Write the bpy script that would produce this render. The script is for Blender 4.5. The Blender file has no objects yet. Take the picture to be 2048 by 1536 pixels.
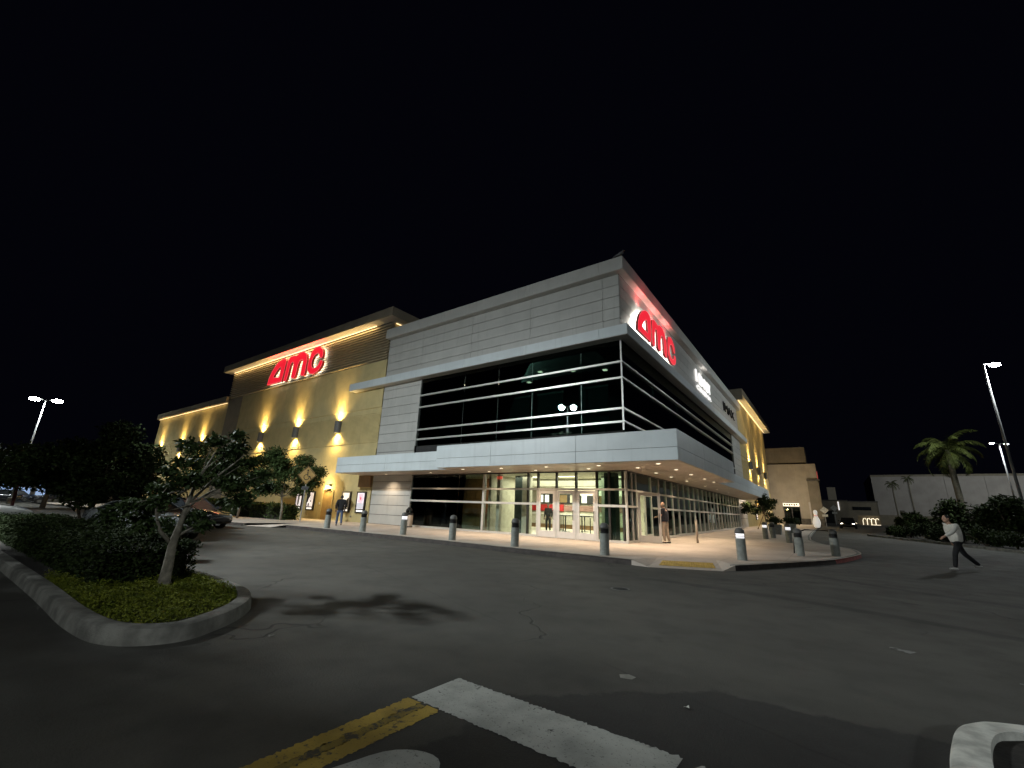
import bpy, bmesh, math, random
import numpy as np
from mathutils import Vector, Matrix

random.seed(7); np.random.seed(7)
scene = bpy.context.scene
COL = scene.collection
R = math.radians

# ------------------------------------------------------------------ camera
cam_d = bpy.data.cameras.new('camera')
cam = bpy.data.objects.new('camera', cam_d); COL.objects.link(cam)
cam_d.sensor_fit = 'HORIZONTAL'; cam_d.sensor_width = 36.0
cam_d.lens = 857.127 / 2048 * 36.0
cam_d.clip_start = 0.05; cam_d.clip_end = 2000
YAW, PIT, ROL = 0.629951363, 0.284445024, 0.0380488979
cam.matrix_world = Matrix.Translation((7.68, -19.93, 1.45)) @ Matrix.Rotation(YAW, 4, 'Z') @ Matrix.Rotation(math.pi/2 + PIT, 4, 'X') @ Matrix.Rotation(ROL, 4, 'Z')
scene.camera = cam

# ------------------------------------------------------------------ night sky
world = bpy.data.worlds.new('World'); scene.world = world; world.use_nodes = True
bgn = world.node_tree.nodes['Background']
bgn.inputs['Color'].default_value = (0.35, 0.38, 0.9, 1); bgn.inputs['Strength'].default_value = 0.0026

# ------------------------------------------------------------------ exposure / render
scene.view_settings.view_transform = 'Standard'; scene.view_settings.look = 'None'
scene.view_settings.exposure = 0; scene.view_settings.gamma = 1
scene.view_settings.use_curve_mapping = False
scene.render.engine = 'CYCLES'
cy = scene.cycles
cy.use_denoising = True; cy.max_bounces = 7; cy.diffuse_bounces = 3; cy.glossy_bounces = 4
cy.transmission_bounces = 6; cy.transparent_max_bounces = 12
cy.sample_clamp_indirect = 6.0; cy.caustics_reflective = False; cy.caustics_refractive = False
cy.use_light_tree = True

# lamp strengths (watts)
P_LOT, P_LEFT, P_RIGHT, P_FAR = 33000, 9000, 12000, 3500
P_SCONCE_UP, P_SCONCE_DN, P_DOWNLIGHT = 3000, 1300, 225
SLOPE = 0.0105
def G(y): return SLOPE * min(max(y, 0.0), 100.0)

# ================================================================== helpers
def put(o, parent=None):
    COL.objects.link(o)
    if parent is not None: o.parent = parent
    return o

class MB:
    """collects faces of one mesh"""
    def __init__(s): s.v = []; s.f = []; s.m = []
    def add(s, vs, fs, mi=0):
        n = len(s.v); s.v += [tuple(p) for p in vs]
        for f in fs: s.f.append(tuple(i + n for i in f)); s.m.append(mi)
        return s
    def box(s, x0, x1, y0, y1, z0, z1, mi=0):
        return s.add([(x0,y0,z0),(x1,y0,z0),(x1,y1,z0),(x0,y1,z0),(x0,y0,z1),(x1,y0,z1),(x1,y1,z1),(x0,y1,z1)],
              [(0,3,2,1),(4,5,6,7),(0,1,5,4),(1,2,6,5),(2,3,7,6),(3,0,4,7)], mi)
    def tube(s, path, rad, n=8, mi=0, caps=True):
        path = [Vector(p) for p in path]
        if not hasattr(rad, '__len__'): rad = [rad] * len(path)
        base = len(s.v); up = None
        for i, p in enumerate(path):
            d = (path[min(i+1, len(path)-1)] - path[max(i-1, 0)]).normalized()
            if up is None:
                up = Vector((1,0,0)) if abs(d.x) < .8 else Vector((0,1,0))
            a = d.cross(up).normalized(); b = d.cross(a).normalized(); up = b.cross(d) if False else up
            for k in range(n):
                t = 2*math.pi*k/n
                q = p + (a*math.cos(t) + b*math.sin(t)) * rad[i]
                s.v.append(tuple(q))
        for i in range(len(path)-1):
            for k in range(n):
                k2 = (k+1) % n
                s.f.append((base+i*n+k, base+i*n+k2, base+(i+1)*n+k2, base+(i+1)*n+k)); s.m.append(mi)
        if caps:
            s.f.append(tuple(base+k for k in range(n))[::-1]); s.m.append(mi)
            e = base + (len(path)-1)*n
            s.f.append(tuple(e+k for k in range(n))); s.m.append(mi)
        return s
    def lathe(s, prof, n=20, c=(0,0,0), mi=0, arc=1.0, start=0.0):
        base = len(s.v); full = arc >= 1.0; cols = n if full else n+1
        for r, z in prof:
            for k in range(cols):
                t = start + 2*math.pi*arc*k/n
                s.v.append((c[0]+r*math.cos(t), c[1]+r*math.sin(t), c[2]+z))
        for i in range(len(prof)-1):
            for k in range(n):
                k2 = (k+1) % cols if full else k+1
                s.f.append((base+i*cols+k, base+i*cols+k2, base+(i+1)*cols+k2, base+(i+1)*cols+k)); s.m.append(mi)
        return s
    def prism(s, poly, d, frame, mi=0, mi_side=None, mi_back=None):
        """poly: 2D outline, extruded by d; frame(u, v, w) -> 3D point"""
        n = len(poly); a = len(s.v)
        s.v += [tuple(frame(u, v, 0)) for u, v in poly] + [tuple(frame(u, v, d)) for u, v in poly]
        s.f.append(tuple(range(a+n, a+2*n))); s.m.append(mi)
        s.f.append(tuple(range(a, a+n))[::-1]); s.m.append(mi if mi_back is None else mi_back)
        for i in range(n):
            j = (i+1) % n
            s.f.append((a+i, a+j, a+n+j, a+n+i)); s.m.append(mi if mi_side is None else mi_side)
        return s
    def ball(s, c, r, n=12, m=8, mi=0):
        if not hasattr(r, '__len__'): r = (r, r, r)
        base = len(s.v)
        for i in range(m+1):
            p = math.pi*i/m
            for k in range(n):
                t = 2*math.pi*k/n
                s.v.append((c[0]+r[0]*math.sin(p)*math.cos(t), c[1]+r[1]*math.sin(p)*math.sin(t), c[2]+r[2]*math.cos(p)))
        for i in range(m):
            for k in range(n):
                k2 = (k+1) % n
                s.f.append((base+i*n+k, base+(i+1)*n+k, base+(i+1)*n+k2, base+i*n+k2)); s.m.append(mi)
        return s
    def mesh(s, name, mats, smooth=False, fix=True):
        me = bpy.data.meshes.new(name); me.from_pydata(s.v, [], s.f)
        if not isinstance(mats, (list, tuple)): mats = [mats]
        for m in mats: me.materials.append(m)
        if len(mats) > 1: me.polygons.foreach_set('material_index', s.m)
        if fix:
            bm = bmesh.new(); bm.from_mesh(me); bmesh.ops.recalc_face_normals(bm, faces=bm.faces); bm.to_mesh(me); bm.free()
        if smooth: me.polygons.foreach_set('use_smooth', [True]*len(me.polygons))
        me.update(); return me
    def build(s, name, mats, parent=None, smooth=False, fix=True):
        return put(bpy.data.objects.new(name, s.mesh(name, mats, smooth, fix)), parent)

def tag(o, label=None, cat=None, group=None, kind=None):
    if label: o['label'] = label
    if cat: o['category'] = cat
    if group: o['group'] = group
    if kind: o['kind'] = kind
    return o
def thing(name, label, cat, loc=(0,0,0), rz=0.0, group=None):
    o = bpy.data.objects.new(name, None); o.empty_display_size = .2
    o.location = loc; o.rotation_euler = (0,0,rz); put(o)
    return tag(o, label, cat, group)
def dup(root, loc, rz=None, label=None, scale=None):
    r = root.copy(); COL.objects.link(r); r.location = loc
    if rz is not None: r.rotation_euler = (0,0,rz)
    if scale: r.scale = (scale,)*3
    if label: r['label'] = label
    for ch in list(root.children):
        c = ch.copy(); COL.objects.link(c); c.parent = r
        for g in list(ch.children):
            d = g.copy(); COL.objects.link(d); d.parent = c
    return r
def light(name, kind, loc, power, color, parent, radius=.1, spot=None, blend=.5, aim=None, size=None):
    l = bpy.data.lights.new(name, kind); l.energy = power; l.color = color
    if kind == 'AREA':
        l.shape = 'RECTANGLE'; l.size, l.size_y = size
    else: l.shadow_soft_size = radius
    if kind == 'SPOT': l.spot_size = R(spot); l.spot_blend = blend
    o = bpy.data.objects.new(name, l); o.location = loc
    if aim is not None: o.rotation_euler = Vector(aim).to_track_quat('-Z', 'Y').to_euler()
    return put(o, parent)

# ------------------------------------------------------------------ materials
class NT:
    def __init__(s, name):
        s.m = bpy.data.materials.new(name); s.m.use_nodes = True
        s.t = s.m.node_tree; s.n = s.t.nodes; s.l = s.t.links; s.b = s.n['Principled BSDF']
        s._pos = None
    def node(s, t, **kw):
        n = s.n.new(t)
        for k, v in kw.items():
            if isinstance(k, str) and hasattr(n, k): setattr(n, k, v)
        return n
    def pos(s):
        if s._pos is None: s._pos = s.node('ShaderNodeNewGeometry').outputs['Position']
        return s._pos
    def objc(s): return s.node('ShaderNodeTexCoord').outputs['Object']
    def noise(s, scale, detail=4, rough=.55, vec=None, sc=None):
        n = s.node('ShaderNodeTexNoise'); n.inputs['Scale'].default_value = scale
        n.inputs['Detail'].default_value = detail; n.inputs['Roughness'].default_value = rough
        v = vec if vec is not None else s.pos()
        if sc:
            mp = s.node('ShaderNodeMapping'); mp.inputs['Scale'].default_value = sc
            s.l.new(v, mp.inputs['Vector']); v = mp.outputs['Vector']
        s.l.new(v, n.inputs['Vector']); return n.outputs['Fac']
    def math(s, op, a, b=None, c=None, clamp=False):
        n = s.node('ShaderNodeMath', operation=op); n.use_clamp = clamp
        for i, x in enumerate((a, b, c)):
            if x is None: continue
            if isinstance(x, (int, float)): n.inputs[i].default_value = x
            else: s.l.new(x, n.inputs[i])
        return n.outputs[0]
    def ramp(s, f, a, b, lo=0.0, hi=1.0):
        n = s.node('ShaderNodeMapRange'); n.interpolation_type = 'SMOOTHSTEP'
        n.inputs['From Min'].default_value = a; n.inputs['From Max'].default_value = b
        n.inputs['To Min'].default_value = lo; n.inputs['To Max'].default_value = hi
        s.l.new(f, n.inputs['Value']); return n.outputs[0]
    def mix(s, f, a, b, mode='MIX'):
        n = s.node('ShaderNodeMix', data_type='RGBA', blend_type=mode)
        for sock, x in ((n.inputs[0], f), (n.inputs[6], a), (n.inputs[7], b)):
            if isinstance(x, (int, float)): sock.default_value = x
            elif isinstance(x, tuple): sock.default_value = x if len(x) == 4 else x + (1,)
            else: s.l.new(x, sock)
        return n.outputs[2]
    def bump(s, h, strength=.3, dist=.02):
        n = s.node('ShaderNodeBump'); n.inputs['Strength'].default_value = strength; n.inputs['Distance'].default_value = dist
        s.l.new(h, n.inputs['Height']); s.l.new(n.outputs[0], s.b.inputs['Normal'])
    def set(s, k, v):
        i = s.b.inputs[k]
        if isinstance(v, (int, float)): i.default_value = v
        elif isinstance(v, tuple): i.default_value = v if len(v) == 4 else v + (1,)
        else: s.l.new(v, i)
        return s

def mat(name, col, rough=.6, metal=0.0, var=.12, scale=3.0, bump=0.0, bscale=60.0, streak=0.0, spec=.5, coat=0.0, piece=0.0):
    t = NT(name)
    n = t.noise(scale, 5)
    lo = tuple(c*(1-var) for c in col); hi = tuple(min(1, c*(1+var)) for c in col)
    c = t.mix(t.ramp(n, .3, .7), lo, hi)
    if streak:
        st = t.noise(1.0, 4, vec=t.pos(), sc=(5, 5, .35))
        c = t.mix(t.ramp(st, .52, .75, 0, streak), c, tuple(x*.45 for x in col))
    if piece:
        rnd = t.node('ShaderNodeObjectInfo').outputs['Random']
        c = t.mix(t.math('MULTIPLY', rnd, piece), c, tuple(x*.55 for x in col))
    t.set('Base Color', c); t.set('Metallic', metal); t.set('Specular IOR Level', spec)
    t.set('Roughness', t.ramp(t.noise(scale*3, 3), .3, .7, max(0, rough-.07), min(1, rough+.07)))
    if coat: t.set('Coat Weight', coat); t.set('Coat Roughness', .05)
    if bump: t.bump(t.noise(bscale, 4), bump, .01)
    return t.m
def emit(name, col, strength, base=(.8,.8,.8)):
    t = NT(name); t.set('Base Color', base); t.set('Emission Color', col); t.set('Emission Strength', strength); t.set('Roughness', .5)
    return t.m
def glass(name, tint, ior=1.5, rough=0.0):
    m = bpy.data.materials.new(name); m.use_nodes = True; t = m.node_tree; n = t.nodes; n.clear()
    out = n.new('ShaderNodeOutputMaterial'); mx = n.new('ShaderNodeMixShader'); tr = n.new('ShaderNodeBsdfTransparent')
    gl = n.new('ShaderNodeBsdfGlossy'); fr = n.new('ShaderNodeFresnel')
    tr.inputs['Color'].default_value = tint + (1,); gl.inputs['Roughness'].default_value = rough; fr.inputs['IOR'].default_value = ior
    gl.inputs['Color'].default_value = (.85, .95, .92, 1)
    t.links.new(fr.outputs[0], mx.inputs[0]); t.links.new(tr.outputs[0], mx.inputs[1]); t.links.new(gl.outputs[0], mx.inputs[2])
    t.links.new(mx.outputs[0], out.inputs['Surface']); return m

def asphalt():
    t = NT('asphalt')
    sep = t.node('ShaderNodeSeparateXYZ'); t.l.new(t.pos(), sep.inputs[0]); X, Y = sep.outputs[0], sep.outputs[1]
    big = t.noise(.22, 5); mid = t.noise(1.6, 5); fine = t.noise(140, 3); grit = t.noise(45, 4)
    c = t.mix(t.ramp(big, .35, .68), (.064,.062,.054), (.094,.090,.078))
    c = t.mix(t.ramp(mid, .45, .75, 0, .5), c, (.05,.048,.043))
    # recent dark resurfacing in front of the camera, with a ragged edge
    rag = t.math('MULTIPLY', t.math('SUBTRACT', t.noise(2.4, 6, .7), .5), .55)
    e1 = t.math('SUBTRACT', t.math('MULTIPLY_ADD', X, 1.01, -22.03), Y)
    e2 = t.math('SUBTRACT', t.math('MULTIPLY_ADD', X, .083, -15.9), Y)
    e3 = t.math('MULTIPLY_ADD', X, .9, -4.85)
    d = t.math('ADD', t.math('MINIMUM', t.math('MINIMUM', e1, e2), e3), rag)
    c = t.mix(t.ramp(d, -.03, .05, 0, .82), c, (.031,.030,.029))
    # dark streaks that curve across the lane
    def dark_streak(x0, a, b, k, w, xs, xe, amt):
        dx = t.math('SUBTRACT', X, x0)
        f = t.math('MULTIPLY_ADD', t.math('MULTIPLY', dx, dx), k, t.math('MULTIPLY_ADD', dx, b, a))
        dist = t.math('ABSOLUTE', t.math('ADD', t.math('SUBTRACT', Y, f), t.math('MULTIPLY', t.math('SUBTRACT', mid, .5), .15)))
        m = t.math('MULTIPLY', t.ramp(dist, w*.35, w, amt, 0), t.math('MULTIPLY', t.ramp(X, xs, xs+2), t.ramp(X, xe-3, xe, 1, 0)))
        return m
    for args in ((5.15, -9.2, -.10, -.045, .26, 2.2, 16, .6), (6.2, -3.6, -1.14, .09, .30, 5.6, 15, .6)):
        c = t.mix(dark_streak(*args), c, (.030,.029,.027))
    # oil drips
    oil = t.math('MULTIPLY', t.ramp(t.noise(.75, 3, .6), .66, .74), t.ramp(t.noise(5, 3), .4, .6))
    c = t.mix(t.math('MULTIPLY', oil, .55), c, (.025,.024,.023))
    # cracks
    vo = t.node('ShaderNodeTexVoronoi', feature='DISTANCE_TO_EDGE'); vo.inputs['Scale'].default_value = .33
    wob = t.node('ShaderNodeTexNoise'); wob.inputs['Scale'].default_value = 1.3; t.l.new(t.pos(), wob.inputs['Vector'])
    va = t.node('ShaderNodeVectorMath', operation='SCALE'); va.inputs['Scale'].default_value = .9
    t.l.new(wob.outputs['Color'], va.inputs[0])
    vb = t.node('ShaderNodeVectorMath', operation='ADD'); t.l.new(t.pos(), vb.inputs[0]); t.l.new(va.outputs[0], vb.inputs[1])
    t.l.new(vb.outputs[0], vo.inputs['Vector'])
    crack = t.math('MULTIPLY', t.ramp(vo.outputs['Distance'], .003, .008, 1, 0), t.ramp(t.noise(.35, 2), .52, .6))
    c = t.mix(t.math('MULTIPLY', crack, .55), c, (.02,.02,.02))
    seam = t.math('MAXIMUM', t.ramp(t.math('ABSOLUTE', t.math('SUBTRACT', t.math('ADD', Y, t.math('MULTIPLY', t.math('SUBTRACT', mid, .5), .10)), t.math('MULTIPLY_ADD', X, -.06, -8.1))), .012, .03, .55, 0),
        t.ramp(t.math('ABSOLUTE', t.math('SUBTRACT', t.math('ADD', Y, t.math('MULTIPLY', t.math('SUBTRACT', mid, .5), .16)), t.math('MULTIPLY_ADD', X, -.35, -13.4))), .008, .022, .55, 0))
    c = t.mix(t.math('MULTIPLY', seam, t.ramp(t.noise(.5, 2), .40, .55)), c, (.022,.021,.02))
    # stone chips
    c = t.mix(t.ramp(fine, .58, .76, 0, .5), c, (.18,.17,.15))
    c = t.mix(t.ramp(grit, .56, .75, 0, .3), c, (.03,.03,.028))
    t.set('Base Color', c); t.set('Roughness', t.ramp(mid, .3, .7, .78, .95)); t.set('Specular IOR Level', .35)
    h = t.math('ADD', t.math('ADD', t.math('MULTIPLY', fine, .6), t.math('MULTIPLY', grit, .8)), t.math('MULTIPLY', crack, -1.2))
    t.bump(h, .55, .012); return t.m
def paving():
    t = NT('concrete paving')
    sep = t.node('ShaderNodeSeparateXYZ'); t.l.new(t.pos(), sep.inputs[0])
    def joint(a, step):
        f = t.math('FRACT', t.math('DIVIDE', a, step)); return t.ramp(t.math('ABSOLUTE', t.math('SUBTRACT', f, .5)), .494, .498)
    j = t.math('MAXIMUM', joint(sep.outputs[0], 1.56), joint(sep.outputs[1], 1.56))
    c = t.mix(t.ramp(t.noise(.5, 5), .35, .65), (.40,.345,.29), (.50,.44,.38))
    c = t.mix(t.ramp(t.noise(2.2, 5, .65), .5, .75, 0, .45), c, (.27,.235,.20))
    c = t.mix(t.ramp(t.noise(90, 2), .55, .75, 0, .25), c, (.25,.22,.2))
    c = t.mix(t.math('MULTIPLY', j, .6), c, (.14,.12,.10))
    t.set('Base Color', c); t.set('Roughness', .8)
    t.bump(t.math('SUBTRACT', t.math('MULTIPLY', t.noise(70, 3), .3), t.math('MULTIPLY', j, 1.0)), .4, .01); return t.m
def worn_paint(name, col, under, wear=.5):
    t = NT(name)
    a = t.noise(7, 6, .7); b = t.noise(28, 4, .7)
    w = t.math('ADD', t.ramp(a, wear, wear+.1), t.ramp(b, .6, .7, 0, .6), clamp=True)
    c = t.mix(t.ramp(t.noise(3, 4), .35, .7), col, tuple(x*.68 for x in col))
    w = t.math('ADD', w, t.ramp(t.noise(60, 3, .6), .62, .68, 0, .7), clamp=True)
    t.set('Base Color', t.mix(w, c, under)); t.set('Roughness', .8); t.bump(t.noise(110, 3), .4, .01); return t.m
def leafmat(name, a, b, rough=.6, spec=.16):
    t = NT(name)
    c = t.mix(t.ramp(t.noise(6, 3), .35, .65), a, b)
    c = t.mix(t.ramp(t.noise(31, 2), .55, .7, 0, .5), c, tuple(x*1.7 for x in b))
    t.set('Base Color', c); t.set('Roughness', rough); t.set('Specular IOR Level', spec)
    return t.m

M = dict(
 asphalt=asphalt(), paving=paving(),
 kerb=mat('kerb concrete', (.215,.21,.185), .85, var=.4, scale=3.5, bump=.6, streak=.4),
 kerb_dark=mat('dark kerb face', (.035,.028,.024), .8, var=.4, scale=5, bump=.3),  # kerb face much darker than the kerb top
 kerb_red=mat('faded red kerb paint', (.26,.05,.04), .7, var=.35, scale=6, bump=.3),
 kerb_white=mat('worn white kerb paint', (.55,.55,.5), .8, var=.3, scale=7, bump=.5),
 white_paint=worn_paint('worn white road paint', (.50,.51,.47), (.055,.053,.048), .60),
 yellow_worn=worn_paint('nearly gone yellow paint', (.28,.20,.035), (.06,.055,.04), .50),
 worn_line=worn_paint('nearly worn off paint', (.30,.30,.28), (.06,.058,.052), .47),
 yellow_paint=worn_paint('worn yellow road paint', (.48,.33,.055), (.06,.055,.045), .55),
 tactile=mat('yellow tactile paving', (.50,.33,.075), .75, var=.2, scale=6, bump=.4),
 stucco=mat('tan stucco', (.47,.39,.19), .9, var=.08, scale=1.2, bump=.5, bscale=120, streak=.12),
 stucco2=mat('grey brown stucco', (.22,.19,.14), .9, var=.1, scale=1.2, bump=.5, bscale=120, streak=.15),
 slat=mat('bronze corrugated cladding', (.27,.225,.145), .6, var=.1),
 stucco_far=mat('beige far stucco', (.42,.37,.29), .9, var=.1, scale=.6, bump=.3, streak=.15),
 stucco_pale=mat('pale far stucco', (.36,.33,.30), .9, var=.1, scale=.4, streak=.2),
 stone=mat('dark stone base', (.10,.09,.075), .8, var=.3, scale=4, bump=.5),
 panel=mat('grey composite panel', (.44,.44,.415), .42, var=.06, scale=.9, streak=.22, bump=.05, piece=.24),
 metal=mat('pale blue grey metal panel', (.54,.595,.61), .38, var=.05, scale=.8, streak=.16, piece=.14),
 soffit=mat('beige metal soffit', (.40,.34,.28), .42, var=.03, scale=.4),
 soffit_white=mat('pale roof soffit', (.55,.53,.5), .6, var=.05),
 joint=mat('dark joint', (.02,.02,.02), .8),
 alu=mat('aluminium frame', (.55,.55,.52), .35, metal=.35, var=.06),
 alu_dark=mat('dark bronze frame', (.03,.028,.025), .4, metal=.3),
 door=mat('pale aluminium door', (.58,.57,.55), .38, metal=.15, var=.05),
 black=mat('black plastic', (.012,.012,.013), .45), blackm=mat('black matt', (.008,.008,.008), .9),
 rubber=mat('tyre rubber', (.012,.012,.012), .8), steel=mat('galvanised steel', (.4,.4,.4), .45, metal=.8),
 pole=mat('painted pole', (.20,.20,.20), .5, metal=.2),
 bollard=mat('grey green bollard concrete', (.22,.235,.215), .8, var=.15, scale=8, bump=.4, streak=.3),
 bollard_cap=mat('dark grey bollard cap', (.10,.10,.095), .6, var=.15, scale=10),
 dark_room=mat('dark interior', (.05,.045,.04), .8), lobby_wall=mat('beige lobby wall', (.48,.46,.36), .8),
 lobby_ceil=mat('lobby ceiling', (.68,.66,.55), .8), lobby_floor=mat('lobby tile floor', (.42,.38,.30), .35),
 lobby_col=mat('lobby column', (.42,.40,.33), .6), green_drape=mat('dark green partition', (.022,.035,.032), .5),
 teal_blind=mat('dark teal blind', (.10,.16,.15), .8), rose=mat('dull rose wall band', (.27,.15,.12), .6), red=mat('red counter', (.45,.03,.03), .4), orange=mat('orange red wall', (.42,.09,.03), .7), brown=mat('brown door', (.20,.13,.05), .6),
 brown2=mat('brown wall panel', (.22,.13,.06), .7),
 wood=mat('timber', (.25,.15,.07), .7),
 bark=mat('grey bark', (.20,.18,.14), .9, var=.3, scale=14, bump=.8, bscale=30),
 bark2=mat('brown bark', (.10,.075,.05), .9, var=.3, scale=14, bump=.8, bscale=30),
 palm_trunk=mat('palm trunk', (.17,.15,.11), .9, var=.25, scale=9, bump=.7, bscale=18),
 leaf=leafmat('glossy leaf', (.030,.052,.016), (.055,.085,.028)),
 leaf2=leafmat('dark leaf', (.016,.027,.008), (.030,.044,.014), .75, .08),
 leaf3=leafmat('hedge leaf', (.030,.050,.014), (.060,.085,.028)),
 palm=leafmat('palm leaflet', (.050,.066,.016), (.085,.10,.026), .7, .1),
 cover=leafmat('ground cover leaf', (.10,.13,.014), (.19,.21,.025), .7, .12),
 soil=mat('mulch soil', (.02,.017,.013), .95, var=.4, scale=12, bump=.8, bscale=40),
 car_silver=mat('silver car paint', (.40,.42,.43), .28, metal=.35, var=.02, coat=.8),
 car_white=mat('white car paint', (.60,.60,.58), .3, var=.02, coat=.8),
 car_black=mat('black car paint', (.012,.013,.015), .2, var=.02, coat=1),
 car_blue=mat('dark blue car paint', (.02,.03,.05), .22, var=.02, coat=1),
 car_glass=mat('car window', (.012,.014,.016), .35, var=.02, spec=.08),
 chrome=mat('chrome', (.6,.6,.6), .15, metal=1),
 red_lens=mat('red lamp lens', (.3,.01,.01), .2), white_lens=mat('clear lamp lens', (.5,.5,.5), .12),
 skin=mat('skin', (.42,.25,.17), .55, var=.05), skin_dark=mat('darker skin', (.14,.08,.055), .55, var=.05),
 navy=mat('navy cotton', (.016,.018,.028), .9), jacket=mat('black jacket', (.010,.010,.012), .85), jeans=mat('blue denim', (.06,.085,.15), .9, var=.25),
 khaki=mat('khaki trousers', (.34,.27,.21), .9), black_cloth=mat('black leggings', (.009,.009,.010), .9), cream=mat('cream sweater', (.62,.60,.54), .95),
 shoe_w=mat('pale trainers', (.42,.41,.38), .7), shoe_b=mat('brown shoes', (.07,.05,.04), .6), hair=mat('dark hair', (.012,.010,.008), .6), hair_g=mat('grey hair', (.22,.19,.16), .7),
 feather=mat('grey feather', (.13,.13,.135), .9), sign_red=mat('dark red sign', (.09,.018,.018), .7), sign_yel=mat('yellow warning sheet', (.24,.14,.02), .6),
 red_ret=mat('red sign return', (.30,.008,.012), .5),
 glass=glass('clear glass', (.90,.95,.92), 1.5), glass_dark=glass('dark tinted glass', (.30,.40,.38), 1.62), glass_green=glass('green tinted glass', (.56,.68,.61), 1.5),
 E_red=emit('lit red acrylic', (1,.012,.035), .85, (.3,.01,.02)), E_redrim=emit('lit pink rim', (1,.13,.16), 1.0, (.4,.1,.1)),
 E_white=emit('white led halo', (1,.95,.85), 11.0), E_signw=emit('lit white letter', (1,.97,.95), 1.0),
 E_cove=emit('warm led strip', (1,.68,.32), 2.0), E_lamp=emit('street lamp led', (.92,1,.95), 160.0), E_lampf=emit('far street lamp led', (.92,.97,1), 45.0),
 E_sconce=emit('sconce lens', (1,.78,.33), 9.0), E_down=emit('downlight lens', (1,.86,.62), 5.0), E_boll=emit('bollard led', (.98,.97,1), 1.6),
 E_door=emit('door lamp lens', (1,.86,.5), 9.0), E_poster=emit('poster backlight', (1,.86,.80), .72), E_strip=emit('poster strip light', (1,.93,.8), 1.2),
 E_menu=emit('menu board', (1,.9,.75), 1.5), E_blue=emit('blue glint pane', (.33,.55,1), .55), E_shop=emit('lit shop front', (1,.85,.6), 1.3), E_head=emit('car head lamp', (1,.93,.85), 14.0),
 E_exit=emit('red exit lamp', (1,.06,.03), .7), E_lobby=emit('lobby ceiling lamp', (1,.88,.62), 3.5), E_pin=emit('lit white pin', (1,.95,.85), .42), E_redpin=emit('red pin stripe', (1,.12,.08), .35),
)

# ================================================================== GROUND
def sheet(name, rows):
    v = []; f = []
    n = len(rows[0])
    for r in rows: v += r
    for i in range(len(rows)-1):
        for k in range(n-1): f.append((i*n+k, i*n+k+1, (i+1)*n+k+1, (i+1)*n+k))
    b = MB(); b.add(v, f); return b
xs = (-400, -60, -20, 20, 60, 400)
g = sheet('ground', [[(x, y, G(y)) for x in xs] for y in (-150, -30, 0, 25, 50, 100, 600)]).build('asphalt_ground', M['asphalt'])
tag(g, kind='structure')

def clean_poly(pts, z_off, name, m, parent=None, zf=None):
    """flat region that follows the ground's slope"""
    bm = bmesh.new(); vs = [bm.verts.new((x, y, 0)) for x, y in pts]
    es = [bm.edges.new((vs[i], vs[(i+1) % len(vs)])) for i in range(len(vs))]
    bmesh.ops.triangle_fill(bm, use_beauty=True, edges=es)
    for yy in (0, 25, 50):
        bmesh.ops.bisect_plane(bm, geom=bm.verts[:]+bm.edges[:]+bm.faces[:], plane_co=(0,yy,0), plane_no=(0,1,0))
    for v in bm.verts: v.co.z = G(v.co.y) + (zf(v.co.x, v.co.y) if zf else z_off)
    bmesh.ops.recalc_face_normals(bm, faces=bm.faces)
    if sum(f.normal.z for f in bm.faces) < 0: bmesh.ops.reverse_faces(bm, faces=bm.faces)
    me = bpy.data.meshes.new(name); bm.to_mesh(me); bm.free(); me.materials.append(m)
    return put(bpy.data.objects.new(name, me), parent)

def smooth_path(pts, n=4, closed=False):
    P = [Vector((p[0], p[1], 0)) for p in pts]; out = []
    N = len(P)
    for i in range(N if closed else N-1):
        a, b = P[i], P[(i+1) % N]
        p0 = P[i-1] if (closed or i > 0) else a; p3 = P[(i+2) % N] if (closed or i+2 < N) else b
        for k in range(n):
            t = k/n
            q = .5*((2*a) + (b-p0)*t + (2*p0-5*a+4*b-p3)*t*t + (3*a-p0-3*b+p3)*t**3)
            out.append((q.x, q.y))
    if not closed: out.append((P[-1].x, P[-1].y))
    return out
def kerb(path, w, h, name, m, parent=None, side=1, hf=None, closed=False, m_face=None):
    """kerb strip: outer face on the path, top w wide towards side*left normal"""
    b = MB(); n = len(path); rows = []
    for i, p in enumerate(path):
        a = path[i-1] if (closed or i > 0) else p; c = path[(i+1) % n] if (closed or i < n-1) else p
        d = Vector((c[0]-a[0], c[1]-a[1])).normalized(); nr = Vector((-d.y, d.x)) * side
        hh = hf(p) if hf else h; z = G(p[1])
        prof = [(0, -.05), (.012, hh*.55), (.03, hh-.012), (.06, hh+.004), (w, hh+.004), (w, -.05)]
        rows.append([(p[0]+nr.x*u, p[1]+nr.y*u, z+v) for u, v in prof])
    k = len(rows[0])
    for r in rows: b.v += r
    for i in range(n if closed else n-1):
        j = (i+1) % n
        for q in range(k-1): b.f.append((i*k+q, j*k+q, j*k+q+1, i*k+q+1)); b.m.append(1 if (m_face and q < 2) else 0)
    if not closed:
        b.f.append(tuple(range(k))); b.f.append(tuple((n-1)*k+q for q in range(k))[::-1]); b.m += [0, 0]
    o = b.build(name, [m, m_face] if m_face else m, parent, smooth=True); o.data.set_sharp_from_angle(angle=R(33)); return o

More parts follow.
